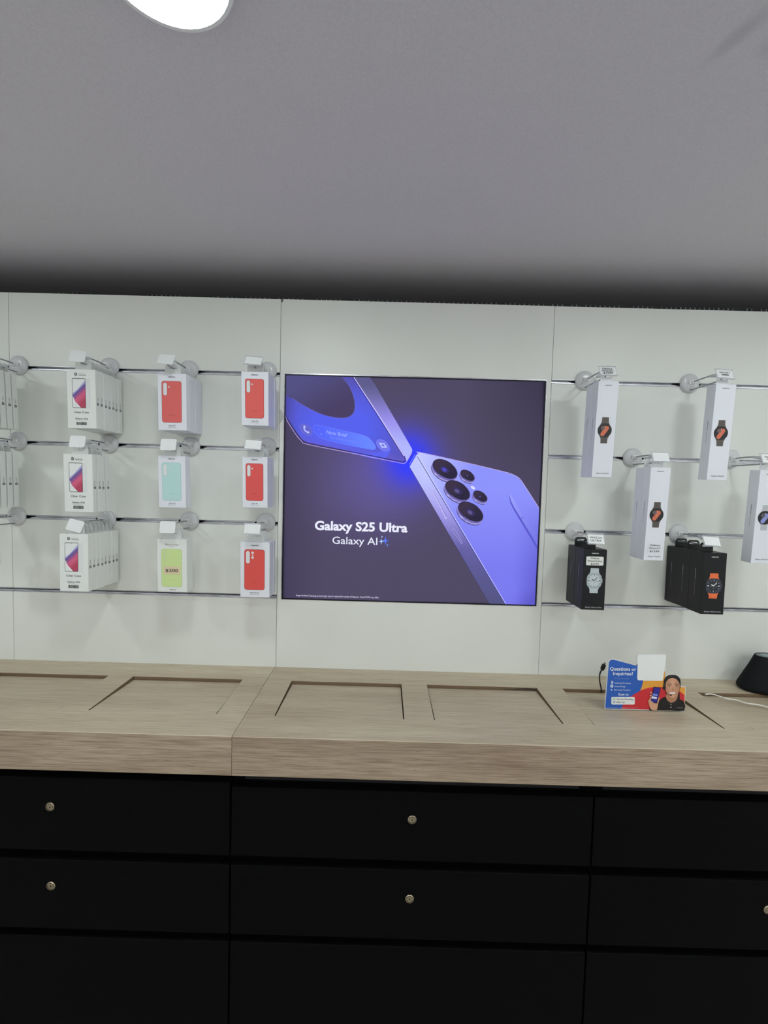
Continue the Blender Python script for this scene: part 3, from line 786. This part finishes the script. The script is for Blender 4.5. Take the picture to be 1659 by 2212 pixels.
def ultra_box(tone):
    w_, h_, t_ = .0705, .1875, .0600
    r = empty('watch_box'); q = MB(); q.box(-w_ / 2, w_ / 2, 0, t_, -h_, 0, .0008); q.build('carton', M_BOXB, r)
    o = link('hang_tab', TABK, r); o.location = (-.006, t_ * .55, 0)
    P = fr(w_, h_); k = w_ / h_
    F = Flat(P); cu, cv = .50, (.515 if tone == 'white' else .535)
    def sq(a, b, rx, n_=44, e=.62): return [(a + rx * math.copysign(abs(math.cos(2 * math.pi * i / n_)) ** e, math.cos(2 * math.pi * i / n_)), b + rx * k * math.copysign(abs(math.sin(2 * math.pi * i / n_)) ** e, math.sin(2 * math.pi * i / n_))) for i in range(n_)]
    def ci(rx, n_=36): return [(cu + rx * math.cos(2 * math.pi * i / n_), cv + rx * k * math.sin(2 * math.pi * i / n_)) for i in range(n_)]
    st, bz, dl, ti = ((190, 200, 206), (150, 160, 168), (198, 206, 212), (70, 76, 84)) if tone == 'white' else ((234, 112, 62), (58, 62, 76), (30, 32, 44), (200, 204, 210))
    for s_ in (-1, 1):
        F.poly([(cu - .175, cv + s_ * .205), (cu + .175, cv + s_ * .205), (cu + .185, cv + s_ * .145), (cu + .245, cv + s_ * .10), (cu - .245, cv + s_ * .10), (cu - .185, cv + s_ * .145)], st, .00005)
        for a_ in (-.08, .08): F.poly([(cu + a_ - .03, cv + s_ * .190), (cu + a_ + .03, cv + s_ * .190), (cu + a_ + .03, cv + s_ * .184), (cu + a_ - .03, cv + s_ * .184)], mixc(st, (20, 20, 20), .35), .0001)
    F.poly(sq(cu, cv, .33), bz, .0001); F.poly(rrect(cu + .31, cu + .36, cv - .035, cv + .035, .012), bz, .0001); F.poly(sq(cu, cv, .315), mixc(bz, st if tone == 'white' else dl, .5), .00013)
    F.poly(ci(.295), bz, .00016); F.poly(ci(.275), dl, .00019)
    for i in range(12):
        a_ = math.pi / 6 * i; c_, s_ = math.cos(a_), math.sin(a_) * k; L_ = .20 if i % 3 == 0 else .23
        F.stroke([(cu + L_ * c_, cv + L_ * s_), (cu + .262 * c_, cv + .262 * s_)], .020 if i % 3 == 0 else .009, ti, .00022)
    F.stroke([(cu, cv), (cu + .13, cv - .055)], .016, (240, 240, 240) if tone != 'white' else ti, .00025); F.stroke([(cu, cv), (cu - .10, cv - .022)], .018, (240, 240, 240) if tone != 'white' else ti, .00025)
    for a_, b_ in ((-.12, .01), (.12, .01), (0, .035)): F.poly([(cu + a_ - .03, cv + b_ - .004), (cu + a_ + .03, cv + b_ - .004), (cu + a_ + .03, cv + b_ + .005), (cu + a_ - .03, cv + b_ + .005)], mixc(ti, dl, .3), .00022)
    F.build('watch_picture', M_PRINT, r)
    F = Flat(P); asp(F, 'SAMSUNG', .49, .072, .30, .0027, (226, 228, 232), h_, .03); asp(F, 'Galaxy Watch Ultra', .52, .966, .72, .0036, (198, 200, 206), h_, .008); F.build('lettering', M_PRINT, r)
    F = Flat(lambda u, v, h: (-w_ / 2 - .0001 - h, v, u)); vtext(F, 'SAMSUNG', -.052, .033, t_ * .55, .0030, (176, 178, 186), .02); vtext(F, 'Galaxy Watch Ultra', -.087, .050, t_ * .55, .0028, (140, 142, 150)); F.build('side_lettering', M_PRINT, r)
    return r, t_
def price_sticker(r, w_, h_, u0, u1, v0, v1, lines, col, wd, cap, rad=.0035):
    q = MB(); x0, x1, z0, z1 = -w_ / 2 + u0 * w_, -w_ / 2 + u1 * w_, -v1 * h_, -v0 * h_
    q.prism(rrect(x0, x1, z0, z1, rad), (), -.0007, -.0003); o = q.build('price_sticker', mat('sticker', col, .5), r); o['label'] = 'beige price sticker' if col[2] < 200 else 'white price sticker'
    n = len(lines)
    for i, t_ in enumerate(lines):
        F = Flat(lambda u, v, h: (u, -.0008 - h, v))
        zc = z1 - (z1 - z0) * (i + .5) / n - cap / 2; wl = wd[i]
        F.text(t_, (x0 + x1) / 2 - wl / 2, (x0 + x1) / 2 + wl / 2, zc, cap, (36, 36, 38), .0002, .01); F.build('lettering', M_PRINT, o)

ORD = ['front', 'second', 'third', 'fourth', 'fifth', 'sixth', 'seventh', 'eighth']
def stack(key, root, t_, n, yf, zt, tilt, what, place, seed, group, pitch=None, dx=0., yaw=0.):
    """n boxes hanging one behind the other: root is the front one; tilt = metres the foot of a box swings back per metre"""
    x, z = HK[key]; random.seed(seed); ang = math.atan(tilt); pt = pitch or (t_ + .0004) / math.cos(ang)
    if ang: pt = max(pt, (t_ + .0003) / math.cos(ang))
    ANG = math.atan(tilt)
    for i in range(n):
        o = root if i == 0 else copy_tree(root)
        if i:   # a sticker is only on the front one
            for ch in list(o.children):
                if ch.name.startswith('price_sticker'):
                    for g in list(ch.children): bpy.data.objects.remove(g)
                    bpy.data.objects.remove(ch)
        jx, jz = (0, 0) if i == 0 else (random.uniform(-.0011, .0011), random.uniform(-.0012, .0008))
        o.location = (x + dx + jx, yf + i * pt, zt + jz); o.rotation_euler = (ANG, 0, math.radians(yaw))
        if n == 1: l = '%s %s' % (what, place)
        elif i == 0: l = '%s, front one %s' % (what, place)
        elif i == n - 1: l = '%s, rearmost %s' % (what, place)
        else: l = '%s, %s from front %s' % (what, ORD[i], place)
        tag(o, l, 'box', group)

GC = 'clear case boxes in the left columns'; GS = 'silicone case boxes'; GW = 'tall white watch boxes'; GB = 'black watch boxes'
def fixw(r, sx=1., sz=1.): r.scale = (sx, 1, sz)
r, t_ = clear_box('Galaxy A26'); stack('A1', r, t_, 7, -.1495, 1.886, .030, 'white boxed clear phone case', 'in the top stack of seven', 1, GC)
r, t_ = clear_box('Galaxy A36'); stack('A2', r, t_, 4, -.1630, 1.628, .030, 'white boxed clear phone case', 'in the middle stack of four', 2, GC, pitch=.0222)
r, t_ = clear_box('Galaxy A56'); stack('A3', r, t_, 8, -.1700, 1.383, 0., 'white boxed clear phone case', 'in the lowest stack of eight', 3, GC, pitch=.0198)
r, t_ = clear_box('Galaxy A16'); stack('L1', r, t_, 4, -.1600, 1.884, .045, 'white boxed clear phone case', 'in the top stack at left edge', 4, GC, pitch=.0245)
r, t_ = clear_box('Galaxy A16'); stack('L2', r, t_, 4, -.1520, 1.632, .020, 'white boxed clear phone case', 'in the second stack at left edge', 5, GC, pitch=.0245)
RED, REDD = (230, 96, 92), (160, 66, 70)
r, t_ = silicone_box(.089, .174, .0168, (224, 100, 98), (160, 76, 80), 'one', 'Galaxy S25+'); stack('B1', r, t_, 7, -.1260, 1.886, .035, 'boxed orange-red phone case', 'in the top stack of seven', 6, GS, pitch=.0172)
r, t_ = silicone_box(.0845, .161, .0175, (188, 224, 225), (162, 200, 205), 'one', 'Galaxy S25'); stack('B2', r, t_, 2, -.1430, 1.631, .050, 'boxed pale mint phone case', 'of the middle pair', 7, GS, pitch=.0192)
r, t_ = silicone_box(.0925, .169, .0240, (208, 230, 158), (182, 206, 138), 'lime', ''); stack('B3', r, t_, 2, -.1350, 1.371, .030, 'boxed lime green phone case', 'of the lower pair', 8, GS)
r, t_ = silicone_box(.0832, .162, .0180, RED, REDD, 'one', 'Galaxy S25'); stack('C1', r, t_, 5, -.1480, 1.893, .060, 'boxed red phone case', 'in the top stack beside the light box', 9, GS, pitch=.0188)
r, t_ = silicone_box(.0780, .158, .0180, (228, 86, 84), REDD, 'one', 'Galaxy S25'); stack('C2', r, t_, 4, -.1440, 1.635, .060, 'boxed red phone case', 'in the middle stack beside the light box', 10, GS, pitch=.0190)
r, t_ = silicone_box(.0925, .177, .0220, (226, 82, 78), REDD, 'three', 'Galaxy S25 Ultra'); stack('C3', r, t_, 3, -.1310, 1.368, .030, 'boxed red phone case', 'in the lowest stack beside the light box', 11, GS, pitch=.0232)
# short carton hanging alone at the left edge
r = empty('case_box'); q = MB(); q.box(-.040, .040, 0, .022, -.112, 0, .0006); q.build('carton', M_BOXW, r); o = link('hang_tab', TABW, r); o.location = (0, .011, 0)
F = Flat(lambda u, v, h: (.0401 + h, u, v))
for i in range(4): F.poly([(.008, -.045 - i * .009), (.014, -.045 - i * .009), (.014, -.050 - i * .009), (.008, -.050 - i * .009)], (150, 150, 152), .0001)
F.build('side_mark', M_PRINT, r)
r.location = (HK['L3'][0] + .003, -.150, 1.388); r.rotation_euler = (math.radians(1.5), math.radians(-2), 0); r.name = 'accessory_box'
tag(r, 'short white carton hanging alone at the left photo edge under the lower hook', 'box')

r, t_ = watch_box('orange'); stack('R1', r, t_, 2, -.1760, 1.885, .055, 'tall white watch box', 'of the topmost pair right of the light box', 12, GW)
r, t_ = watch_box('orange'); stack('R2', r, t_, 1, -.1740, 1.886, .055, 'tall white watch box hanging alone on the top right hook,', 'orange face', 13, GW)
r, t_ = watch_box('orange'); price_sticker(r, .0602, .286, .17, .86, .815, .915, ['Galaxy', 'Watch7', '$1599'], (229, 231, 240), (.031, .036, .029), .0052, .0015)
stack('R3', r, t_, 2, -.1690, 1.634, .045, 'tall white watch box', 'of the pair with the stuck-on price', 14, GW)
r, t_ = watch_box('violet'); stack('R4', r, t_, 1, -.1690, 1.634, .045, 'tall white watch box cut by the right photo edge,', 'pale strap and blue face', 15, GW)
r, t_ = ultra_box('white'); price_sticker(r, .0705, .1875, .11, .86, .118, .262, ['Galaxy', 'WatchUltra', '$2799'], (228, 230, 226), (.027, .046, .025), .0050)
stack('R5', r, t_, 2, -.1670, 1.379, 0., 'black watch box', 'of the pair with a white-strapped watch', 16, GB)
r, t_ = ultra_box('orange'); stack('R6', r, t_, 3, -.1840, 1.380, 0., 'black watch box', 'of the three with an orange-strapped watch', 17, GB)

# clear hexagonal tape on the strip left of the light box
q = MB(); P = [at(x, y, 0) for x, y in ((603, 884), (609, 887), (614, 902), (608, 910), (603, 918))]
q.prism([(p.x, p.z) for p in P], (), -.0006, -.0001)
tag(q.build('tape_piece', mat('clear_tape', (222, 224, 220), .25, alpha=.3)), 'small clear piece of tape on the panel joint left of the light box', 'tape')

# ------------------------------------------------------------------ counter
def counter(x0, x1, lids, label):
    t = empty('countertop', ((x0 + x1) / 2, -.22, ZU)); ox, oy, oz = t.location
    tag(t, label, 'countertop')
    xs = sorted({x0, x1, *[v for l in lids for v in l]}); ys = [YF, PF, PT, -.0005]
    e = .0016; q = MB(); V = []; Fc = []; CUT = []
    def vert(x, y, z): V.append((x - ox, y - oy, z - oz)); return len(V) - 1
    def quad(*p): Fc.append(tuple(vert(*a) for a in p))
    hole = lambda a, b: any(abs(a - l[0]) < 1e-6 and abs(b - l[1]) < 1e-6 for l in lids)
    for i in range(len(xs) - 1):
        a, b = xs[i], xs[i + 1]
        for j in range(3):
            c, d = ys[j], ys[j + 1]
            if j == 0: c = YF + e
            if j == 1 and hole(a, b):
                z = CT - .026; CUT.append(len(Fc))
                quad((a, c, CT), (a, d, CT), (a, d, z), (a, c, z)); quad((b, d, CT), (b, c, CT), (b, c, z), (b, d, z))
                quad((a, d, CT), (b, d, CT), (b, d, z), (a, d, z)); quad((b, c, CT), (a, c, CT), (a, c, z), (b, c, z)); quad((a, c, z), (b, c, z), (b, d, z), (a, d, z))
            else:
                quad((a, c, CT), (b, c, CT), (b, d, CT), (a, d, CT))
    quad((x0, YF, CT - e), (x1, YF, CT - e), (x1, YF + e, CT), (x0, YF + e, CT))
    quad((x0, YF, ZU), (x1, YF, ZU), (x1, YF, CT - e), (x0, YF, CT - e))
    quad((x0, YF, ZU), (x0, -.0005, ZU), (x1, -.0005, ZU), (x1, YF, ZU)); quad((x0, -.0005, ZU), (x0, -.0005, CT), (x1, -.0005, CT), (x1, -.0005, ZU))
    for X in (x0, x1): quad((X, YF, ZU), (X, YF, CT - e), (X, YF + e, CT), (X, -.0005, CT), (X, -.0005, ZU))
    q.add(V, Fc); me = q.mesh('slab', M_WOOD, fix=False)
    bm = bmesh.new(); bm.from_mesh(me); bmesh.ops.remove_doubles(bm, verts=list(bm.verts), dist=1e-5); bmesh.ops.recalc_face_normals(bm, faces=list(bm.faces)); bm.to_mesh(me); bm.free()
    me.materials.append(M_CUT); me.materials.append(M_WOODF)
    for p_ in me.polygons:
        c_ = p_.center; n_ = p_.normal
        inn = any(l[0] - 1e-4 <= c_.x + ox <= l[1] + 1e-4 for l in lids) and PF - 1e-4 <= c_.y + oy <= PT + 1e-4 and c_.z + oz < CT - 1e-4 and c_.z + oz > ZU + .01
        if inn: p_.material_index = 1
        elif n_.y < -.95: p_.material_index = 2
    link('slab', me, t)
    for a, b in lids:   # lids: flush at the front, sunk at the back where the finger slot is
        g = .0030; q = MB(); A = (a + g, b - g); yb = PT - .004; zb = CT - .0095; zf = CT - .0009; th = .012
        q.add([(x - ox, y - oy, z - oz) for x in A for y, z in ((PF + .0008, zf), (yb, zb), (yb, zb - th), (PF + .0008, zf - th))],
              [(0, 1, 2, 3), (7, 6, 5, 4), (0, 4, 5, 1), (1, 5, 6, 2), (2, 6, 7, 3), (3, 7, 4, 0)])
        q.build('hatch_lid', M_WOOD, t)
    return t
counter(-1.40, XC - .0006, [(-1.241, -.8859), (-.8052, -.4498)], 'pale wood veneer countertop with flush lids, left of the joint')
ct2 = counter(XC + .0006, 1.60, [(-.2908, .0665), (.1485, .5042), (.5872, .9457), (1.0245, 1.38)], 'pale wood veneer countertop with four flush lids, right of the joint')

# ------------------------------------------------------------------ cabinets
def lock(parent, x, z, y):
    t = empty('lock', (x, y, z)); t.parent = parent
    q = MB(); q.lathe([(.0112, 0), (.0112, -.0022), (.0098, -.0034), (.0082, -.0034), (.0078, -.0016)], 28); q.build('lock_ring', M_CHROME, parent, (x, y, z)).name = 'lock'
    bpy.data.objects.remove(t)
def cabinet(x0, x1, zt, locks, label):
    t = empty('cabinet', ((x0 + x1) / 2, -.2, .0)); cx, cy, cz = t.location
    tag(t, label, 'cabinet', 'black drawer cabinets under the counter')
    q = MB(); q.box(x0 - cx, x1 - cx, -.404 - cy, -.004 - cy, .06, ZU - .001); q.box(x0 - cx, x1 - cx, -.37 - cy, -.004 - cy, 0, .06); q.build('carcass', M_DARK, t)
    lv = [(zt, .5905), (.5650, .3770), (.3555, .075)]
    for i, (a, b) in enumerate(lv):
        q = MB(); q.box(x0 + .0018 - cx, x1 - .0018 - cx, -.431 - cy, -.4045 - cy, b, a, .0012)
        d = q.build('drawer' if i < 2 else 'door', M_BLACK, t)
        if i < 2:
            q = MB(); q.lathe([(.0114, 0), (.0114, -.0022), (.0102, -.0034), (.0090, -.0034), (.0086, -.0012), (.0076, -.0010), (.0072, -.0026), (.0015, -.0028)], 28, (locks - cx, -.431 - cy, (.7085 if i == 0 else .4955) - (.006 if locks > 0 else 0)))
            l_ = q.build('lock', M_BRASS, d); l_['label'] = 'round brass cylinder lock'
            # keyhole: flat dark face for the shade of the slot, same part, second material
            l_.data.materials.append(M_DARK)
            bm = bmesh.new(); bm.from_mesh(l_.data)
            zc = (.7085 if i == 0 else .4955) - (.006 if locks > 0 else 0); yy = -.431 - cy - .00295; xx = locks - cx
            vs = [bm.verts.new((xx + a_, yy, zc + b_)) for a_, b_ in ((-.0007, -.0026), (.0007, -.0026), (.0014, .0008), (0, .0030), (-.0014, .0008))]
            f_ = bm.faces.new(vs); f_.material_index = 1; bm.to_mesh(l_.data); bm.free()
    # pull rail in the gap over each drawer
    for z in (zt + .010, .578, .3665):
        q = MB(); q.box(x0 + .03 - cx, x1 - .03 - cx, -.4085 - cy, -.4035 - cy, z - .004, z + .004, .001); q.build('pull_rail', M_BLKP, t)
cabinet(-1.3085, -.3785, .7850, -.842, 'black cabinet at the left, drawers closed and locked')
cabinet(-.3775, .5525, .7745, .089, 'black cabinet in the middle below the joint of the countertops')
cabinet(.5535, 1.4835, .7745, 1.0140, 'black cabinet at the right, its lock cut by the photo edge')

# ------------------------------------------------------------------ sign on the counter
YG = -.240
def zs(x, y): return (1260 + x / 6.381, 1390 + y / 6.381)     # enlarged-crop coordinates -> photo pixels
def put_s(x, y, h):
    p = at(*zs(x, y), YG); return (p.x, YG - h, p.z)
sg = empty('counter_sign', (.782, YG, CT)); tag(sg, 'colourful standing card asking for questions, with a headset woman, on the wood counter', 'sign')
def child_flat(F_, name, m_):
    me = F_.mesh(name, m_)
    for v in me.vertices: v.co = Vector(v.co) - Vector(sg.location)
    return link(name, me, sg)
out = smooth([(297, 862), (300, 893), (325, 908), (600, 912), (1000, 922), (1365, 936), (1388, 925), (1394, 900), (1404, 760), (1412, 612), (1402, 596), (1378, 593)], 3, False) + \
      smooth([(1342, 590), (1338, 500), (1310, 452), (1270, 434), (1220, 430), (1170, 438), (1130, 470)], 3, False) + [(1132, 385), (1130, 384)] + \
      [(1143, 180), (1138, 160), (1125, 150), (770, 145), (750, 152), (742, 170), (733, 278), (728, 296)] + smooth([(720, 298), (560, 255), (420, 214), (385, 215), (355, 236), (346, 262)], 3, False)
q = MB()
def pb(u, v, t):
    p = at(*zs(u, v), YG); return (p.x - sg.location.x, t, p.z - sg.location.z)
q.prism(out, (), 0, .003, pb); q.build('board', M_WHITEP, sg)
p0 = at(*zs(700, 912), YG)
q = MB(); q.box(-.095, .095, .003, .040, 0, .003, .0008); q.box(-.03, .03, .003, .006, .003, .05); q.build('foot', M_CLEAR, sg)
F = Flat(put_s)
BL, RD, YL = (38, 92, 186), (206, 44, 56), (232, 160, 62)
F.poly(smooth([(303, 862), (306, 886), (326, 898), (600, 904), (1000, 914), (1200, 920)], 3, False) + smooth([(1365, 927), (1384, 918), (1388, 900), (1398, 760), (1404, 612), (1396, 602)], 3, False) + [(1300, 600), (1126, 480), (1126, 390), (1100, 380), (1080, 515), (824, 515), (730, 292)] + smooth([(712, 300), (560, 260), (415, 222), (385, 224), (363, 240), (352, 264)], 3, False), YL, .0001)
arc = smooth([(520, 896), (560, 820), (640, 740), (760, 662), (900, 612), (1040, 600), (1180, 612), (1310, 650), (1395, 712)], 4, False)
F.poly(arc + [(1388, 900), (1384, 918), (1365, 927), (1000, 914), (600, 904)], RD, .0002)
F.poly([(303, 862), (306, 886), (326, 898), (522, 902), (560, 820), (640, 740), (700, 700), (780, 655), (805, 600), (824, 515), (850, 440), (765, 282), (738, 278), (733, 306), (715, 302), (560, 260), (415, 222), (385, 224), (363, 240), (352, 264)], BL, .0003)
F.poly([(x, y) for x, y in rrect(385, 708, 735, 840, 18)], (234, 236, 236), .0005)
# the plain white card at the top
F.poly([(750, 175), (765, 156), (1122, 156), (1138, 172), (1136, 200), (1098, 495), (1086, 515), (760, 506), (742, 490)], (236, 238, 240), .0006)
for cx, cy, r_ in ((397, 531, 15), (392, 586, 21), (387, 638, 10)): F.poly(ellipse(cx, cy, r_, r_), (220, 228, 244), .0005)
F.poly(ellipse(392, 586, 9, 9), (120, 150, 210), .0006); F.poly(ellipse(397, 528, 6, 6), BL, .0006); F.poly([(388, 540), (406, 540), (403, 556), (391, 556)], (220, 228, 244), .0006)
F.poly(ellipse(425, 762, 15, 15), (70, 150, 110), .0007); F.poly(ellipse(425, 762, 10, 10), (224, 232, 230), .0008)
F.poly(ellipse(423, 806, 15, 15), (50, 84, 180), .0007); F.poly(ellipse(423, 806, 9, 9), (224, 230, 240), .0008)
F.stroke([(1085, 918), (1380, 929)], 9, (214, 214, 206), .0009)
child_flat(F, 'printed_colours', M_PRINT)
F = Flat(put_s); WT = (236, 240, 248)
F.text('Questions or', 365, 728, 368, 46, WT, .0010, .016, 1.2, -1); F.text('inquiries?', 408, 682, 432, 44, WT, .0010, .016, 1.2, -1)
child_flat(F, 'title', M_PRINT); F = Flat(put_s)
F.text('Scan with your camera', 428, 626, 487, 12, (170, 190, 226), .0010, 0, 1.2, -1)
F.text('Samsung Products', 430, 652, 551, 20, (206, 218, 240), .0010, .01, 1.2, -1); F.text('SmartThings', 428, 578, 598, 20, (206, 218, 240), .0010, .01, 1.2, -1); F.text('Samsung Members', 420, 650, 645, 20, (206, 218, 240), .0010, .01, 1.2, -1)
child_flat(F, 'app_list', M_PRINT); F = Flat(put_s)
F.text('Scan to', 480, 621, 713, 32, WT, .0010, .012, 1.2, -1)
F.text('Chat via WhatsApp', 455, 686, 773, 20, (70, 74, 80), .0010, .006, 1.2, -1); F.text('Video Call', 450, 566, 817, 20, (70, 74, 80), .0010, .006, 1.2, -1)
child_flat(F, 'contact_list', M_PRINT); F = Flat(put_s)
F.text('Available during opening hours. Data charges may apply to your call or chat.', 330, 748, 884, 8, (190, 200, 225), .0010, 0, .6, -1)
child_flat(F, 'small_print', M_PRINT)
F = Flat(put_s)   # the printed woman
SK, SK2, HR, BK = (216, 164, 134), (184, 130, 102), (26, 22, 24), (22, 22, 26)
hair = smooth([(1105, 600), (1104, 540), (1120, 480), (1160, 442), (1220, 432), (1280, 438), (1322, 470), (1338, 520), (1336, 600), (1322, 660), (1326, 790), (1262, 796), (1150, 760), (1140, 640)], 3)
F.poly(hair, HR, .0011)
F.poly(smooth([(1140, 700), (1150, 780), (1210, 820), (1270, 790), (1300, 700), (1240, 640)], 3), SK2, .0012)
F.poly(smooth([(905, 916), (940, 850), (1000, 800), (1060, 770), (1130, 730), (1150, 775), (1210, 815), (1275, 785), (1320, 770), (1385, 800), (1388, 925), (1200, 922), (1000, 916)], 2), BK, .0013)
F.poly(smooth([(1130, 590), (1136, 540), (1165, 495), (1220, 472), (1280, 492), (1320, 545), (1326, 600), (1312, 670), (1275, 725), (1225, 745), (1175, 722), (1140, 660)], 4), lambda x, y: mixc(SK, SK2, abs(x - 1225) / 110.), .0014, 2)
F.poly(smooth([(1118, 560), (1135, 500), (1180, 458), (1240, 450), (1300, 480), (1336, 560), (1330, 500), (1290, 450), (1220, 434), (1150, 450), (1112, 510)], 3), HR, .0016)
for cx in (1182, 1283):
    F.stroke(smooth([(cx - 32, 562), (cx, 551), (cx + 32, 560)], 4, False), 7, (48, 32, 30), .0018)
    F.poly(ellipse(cx, 585, 16, 5.5, 0, 14), (216, 200, 190), .0018); F.poly(ellipse(cx, 585, 7.5, 6, 0, 12), (34, 22, 20), .0019); F.stroke(smooth([(cx - 22, 582), (cx, 573), (cx + 22, 582)], 4, False), 4, (30, 20, 20), .0020)
F.poly(smooth([(1228, 590), (1216, 630), (1214, 646), (1234, 652), (1256, 646), (1250, 628)], 3), mixc(SK, SK2, .7), .0018)
F.poly(smooth([(1172, 668), (1200, 663), (1240, 666), (1272, 666), (1258, 690), (1226, 700), (1190, 692)], 4), (172, 66, 66), .0018)
F.poly(smooth([(1180, 668), (1226, 670), (1266, 668), (1252, 688), (1226, 694), (1194, 688)], 4), (244, 240, 236), .0019)
F.stroke(smooth([(1118, 600), (1122, 660), (1160, 698), (1200, 710)], 5, False), 5, (26, 26, 28), .0021); F.poly(ellipse(1202, 708, 14, 9), BK, .0022)
F.poly(ellipse(1112, 605, 20, 30), (30, 30, 34), .0020); F.stroke(smooth([(1112, 590), (1118, 520), (1160, 462), (1220, 446)], 4, False), 7, (58, 58, 64), .0021)
F.poly([(1150, 775), (1180, 800), (1205, 822), (1190, 840), (1150, 800)], (40, 40, 46), .0020); F.poly([(1270, 790), (1240, 812), (1212, 824), (1225, 842), (1280, 800)], (40, 40, 46), .0020)
F.poly(ellipse(1203, 835, 7, 6), (216, 216, 220), .0021); F.poly(ellipse(1203, 874, 8, 7), (226, 226, 230), .0021); F.text('SAMSUNG', 1285, 1368, 886, 10, (170, 172, 178), .0021, 0, 1, -1)
# hand with the phone
F.poly(smooth([(930, 905), (900, 830), (890, 790), (905, 765), (940, 770), (1000, 800), (1035, 740), (1042, 730), (1042, 770), (1025, 830), (1005, 912)], 3), SK, .0020)
F.poly([(970, 592), (1062, 606), (1010, 824), (918, 806)], (20, 18, 40), .0022); F.poly([(974, 600), (1054, 612), (1004, 812), (926, 798)], (44, 40, 150), .0023)
F.poly([(948, 684), (1020, 696), (1016, 722), (944, 712)], (120, 140, 220), .0024); F.poly([(938, 722), (1010, 734), (1004, 760), (932, 750)], (226, 232, 250), .0024)
for y_ in (672, 712, 748): F.poly(ellipse(928 - (y_ - 672) * .12, y_, 15, 11, 20, 14), SK, .0025)
F.poly(smooth([(892, 790), (905, 770), (950, 800), (962, 818), (930, 815)], 3), SK, .0025)
child_flat(F, 'printed_woman', M_PRINT)

# ------------------------------------------------------------------ speaker, cables
sp_ = empty('speaker', (1.276, -.072, CT)); tag(sp_, 'black cone-shaped speaker with a flat top at the right end of the counter', 'speaker')
q = MB(); q.lathe([(.055, 0), (.082, .0015), (.0885, .007), (.0892, .013), (.0868, .020), (.0735, .046), (.0545, .084), (.0425, .1115), (.0405, .1150), (.0385, .1155), (.0375, .1142)], 56, axis='z', sy=.66); q.build('body', mat('black_fabric', (15, 16, 20), .75, spec=.2), sp_)
q = MB(); q.lathe([(.0378, .1100), (.0376, .1142), (.028, .1146), (.004, .1148)], 48, axis='z', sy=.66); q.build('top_disc', mat('grey_disc', (92, 104, 106), .35), sp_)
q = MB(); q.lathe([(.0225, .1140), (.0225, .1152), (.003, .1154)], 40, axis='z', sy=.66); q.build('touch_pad', mat('pale_disc', (128, 146, 146), .3), sp_)

def tube_obj(name, pts, r, m_, parent=None, n=5):
    q = MB(); q.tube(smooth(pts, n, False), r, 8); return q.build(name, m_, parent)
c1 = empty('charging_cable', (.708, -.112, CT)); tag(c1, 'black cable with an upright plug rising from the slot behind the sign', 'cable')
cp = [Vector(p) - Vector(c1.location) for p in ((.712, -.113, CT - .008), (.712, -.112, CT + .004), (.706, -.111, CT + .030), (.706, -.110, CT + .052), (.712, -.109, CT + .066))]
tube_obj('cord', [tuple(p) for p in cp], .0022, M_BLKP, c1)
e_ = cp[-1]; q = MB()
q.prism([(-.0028, 0), (.0028, 0), (.0058, .006), (.0058, .018), (.0030, .0215), (-.0040, .0215), (-.0058, .016), (-.0058, .006)], (), -.003, .003)
o = q.build('plug_grip', M_BLKP, c1, tuple(e_ - Vector((0, 0, .002)))); o.rotation_euler = (0, math.radians(20), 0)
q = MB(); q.box(-.0030, .0030, -.0013, .0013, .0215, .0275, .0005); o2 = q.build('plug_tip', M_CHROME, c1, tuple(e_ - Vector((0, 0, .002)))); o2.rotation_euler = (0, math.radians(20), 0)
pts = [(1.0405, -.1225, CT - .006), (1.0435, -.1220, CT + .0012)]
for x, y in ((1525, 1499.5), (1532, 1498.5), (1541, 1499.5), (1555, 1504), (1572, 1509), (1590, 1511.5), (1612, 1518.5), (1640, 1522.5), (1662, 1528.5), (1690, 1538), (1720, 1548)):
    p = atz(x, y, CT + .003); pts.append((p.x, p.y, CT + .0024))
tag(tube_obj('power_cable', pts[1:], .0021, mat('white_cable', (226, 224, 220), .4)), 'thin white cable lying across the right end of the counter', 'cable')
pts = [(.395, -.1130, CT - .0075), (.43, -.1128, CT - .0055), (.46, -.1126, CT - .0035), (.48, -.1125, CT - .0030), (.500, -.1125, CT - .0060)]  # tapered black tube built for the black wedge in the slot gap
tag(tube_obj('slot_black_wedge', pts, [.0006] * 6 + [.0012] * 5 + [.0019] * 5 + [.0019] * 4 + [.0016], M_BLKP), 'black wedge in the gap behind the fourth lid from the left', 'cable')
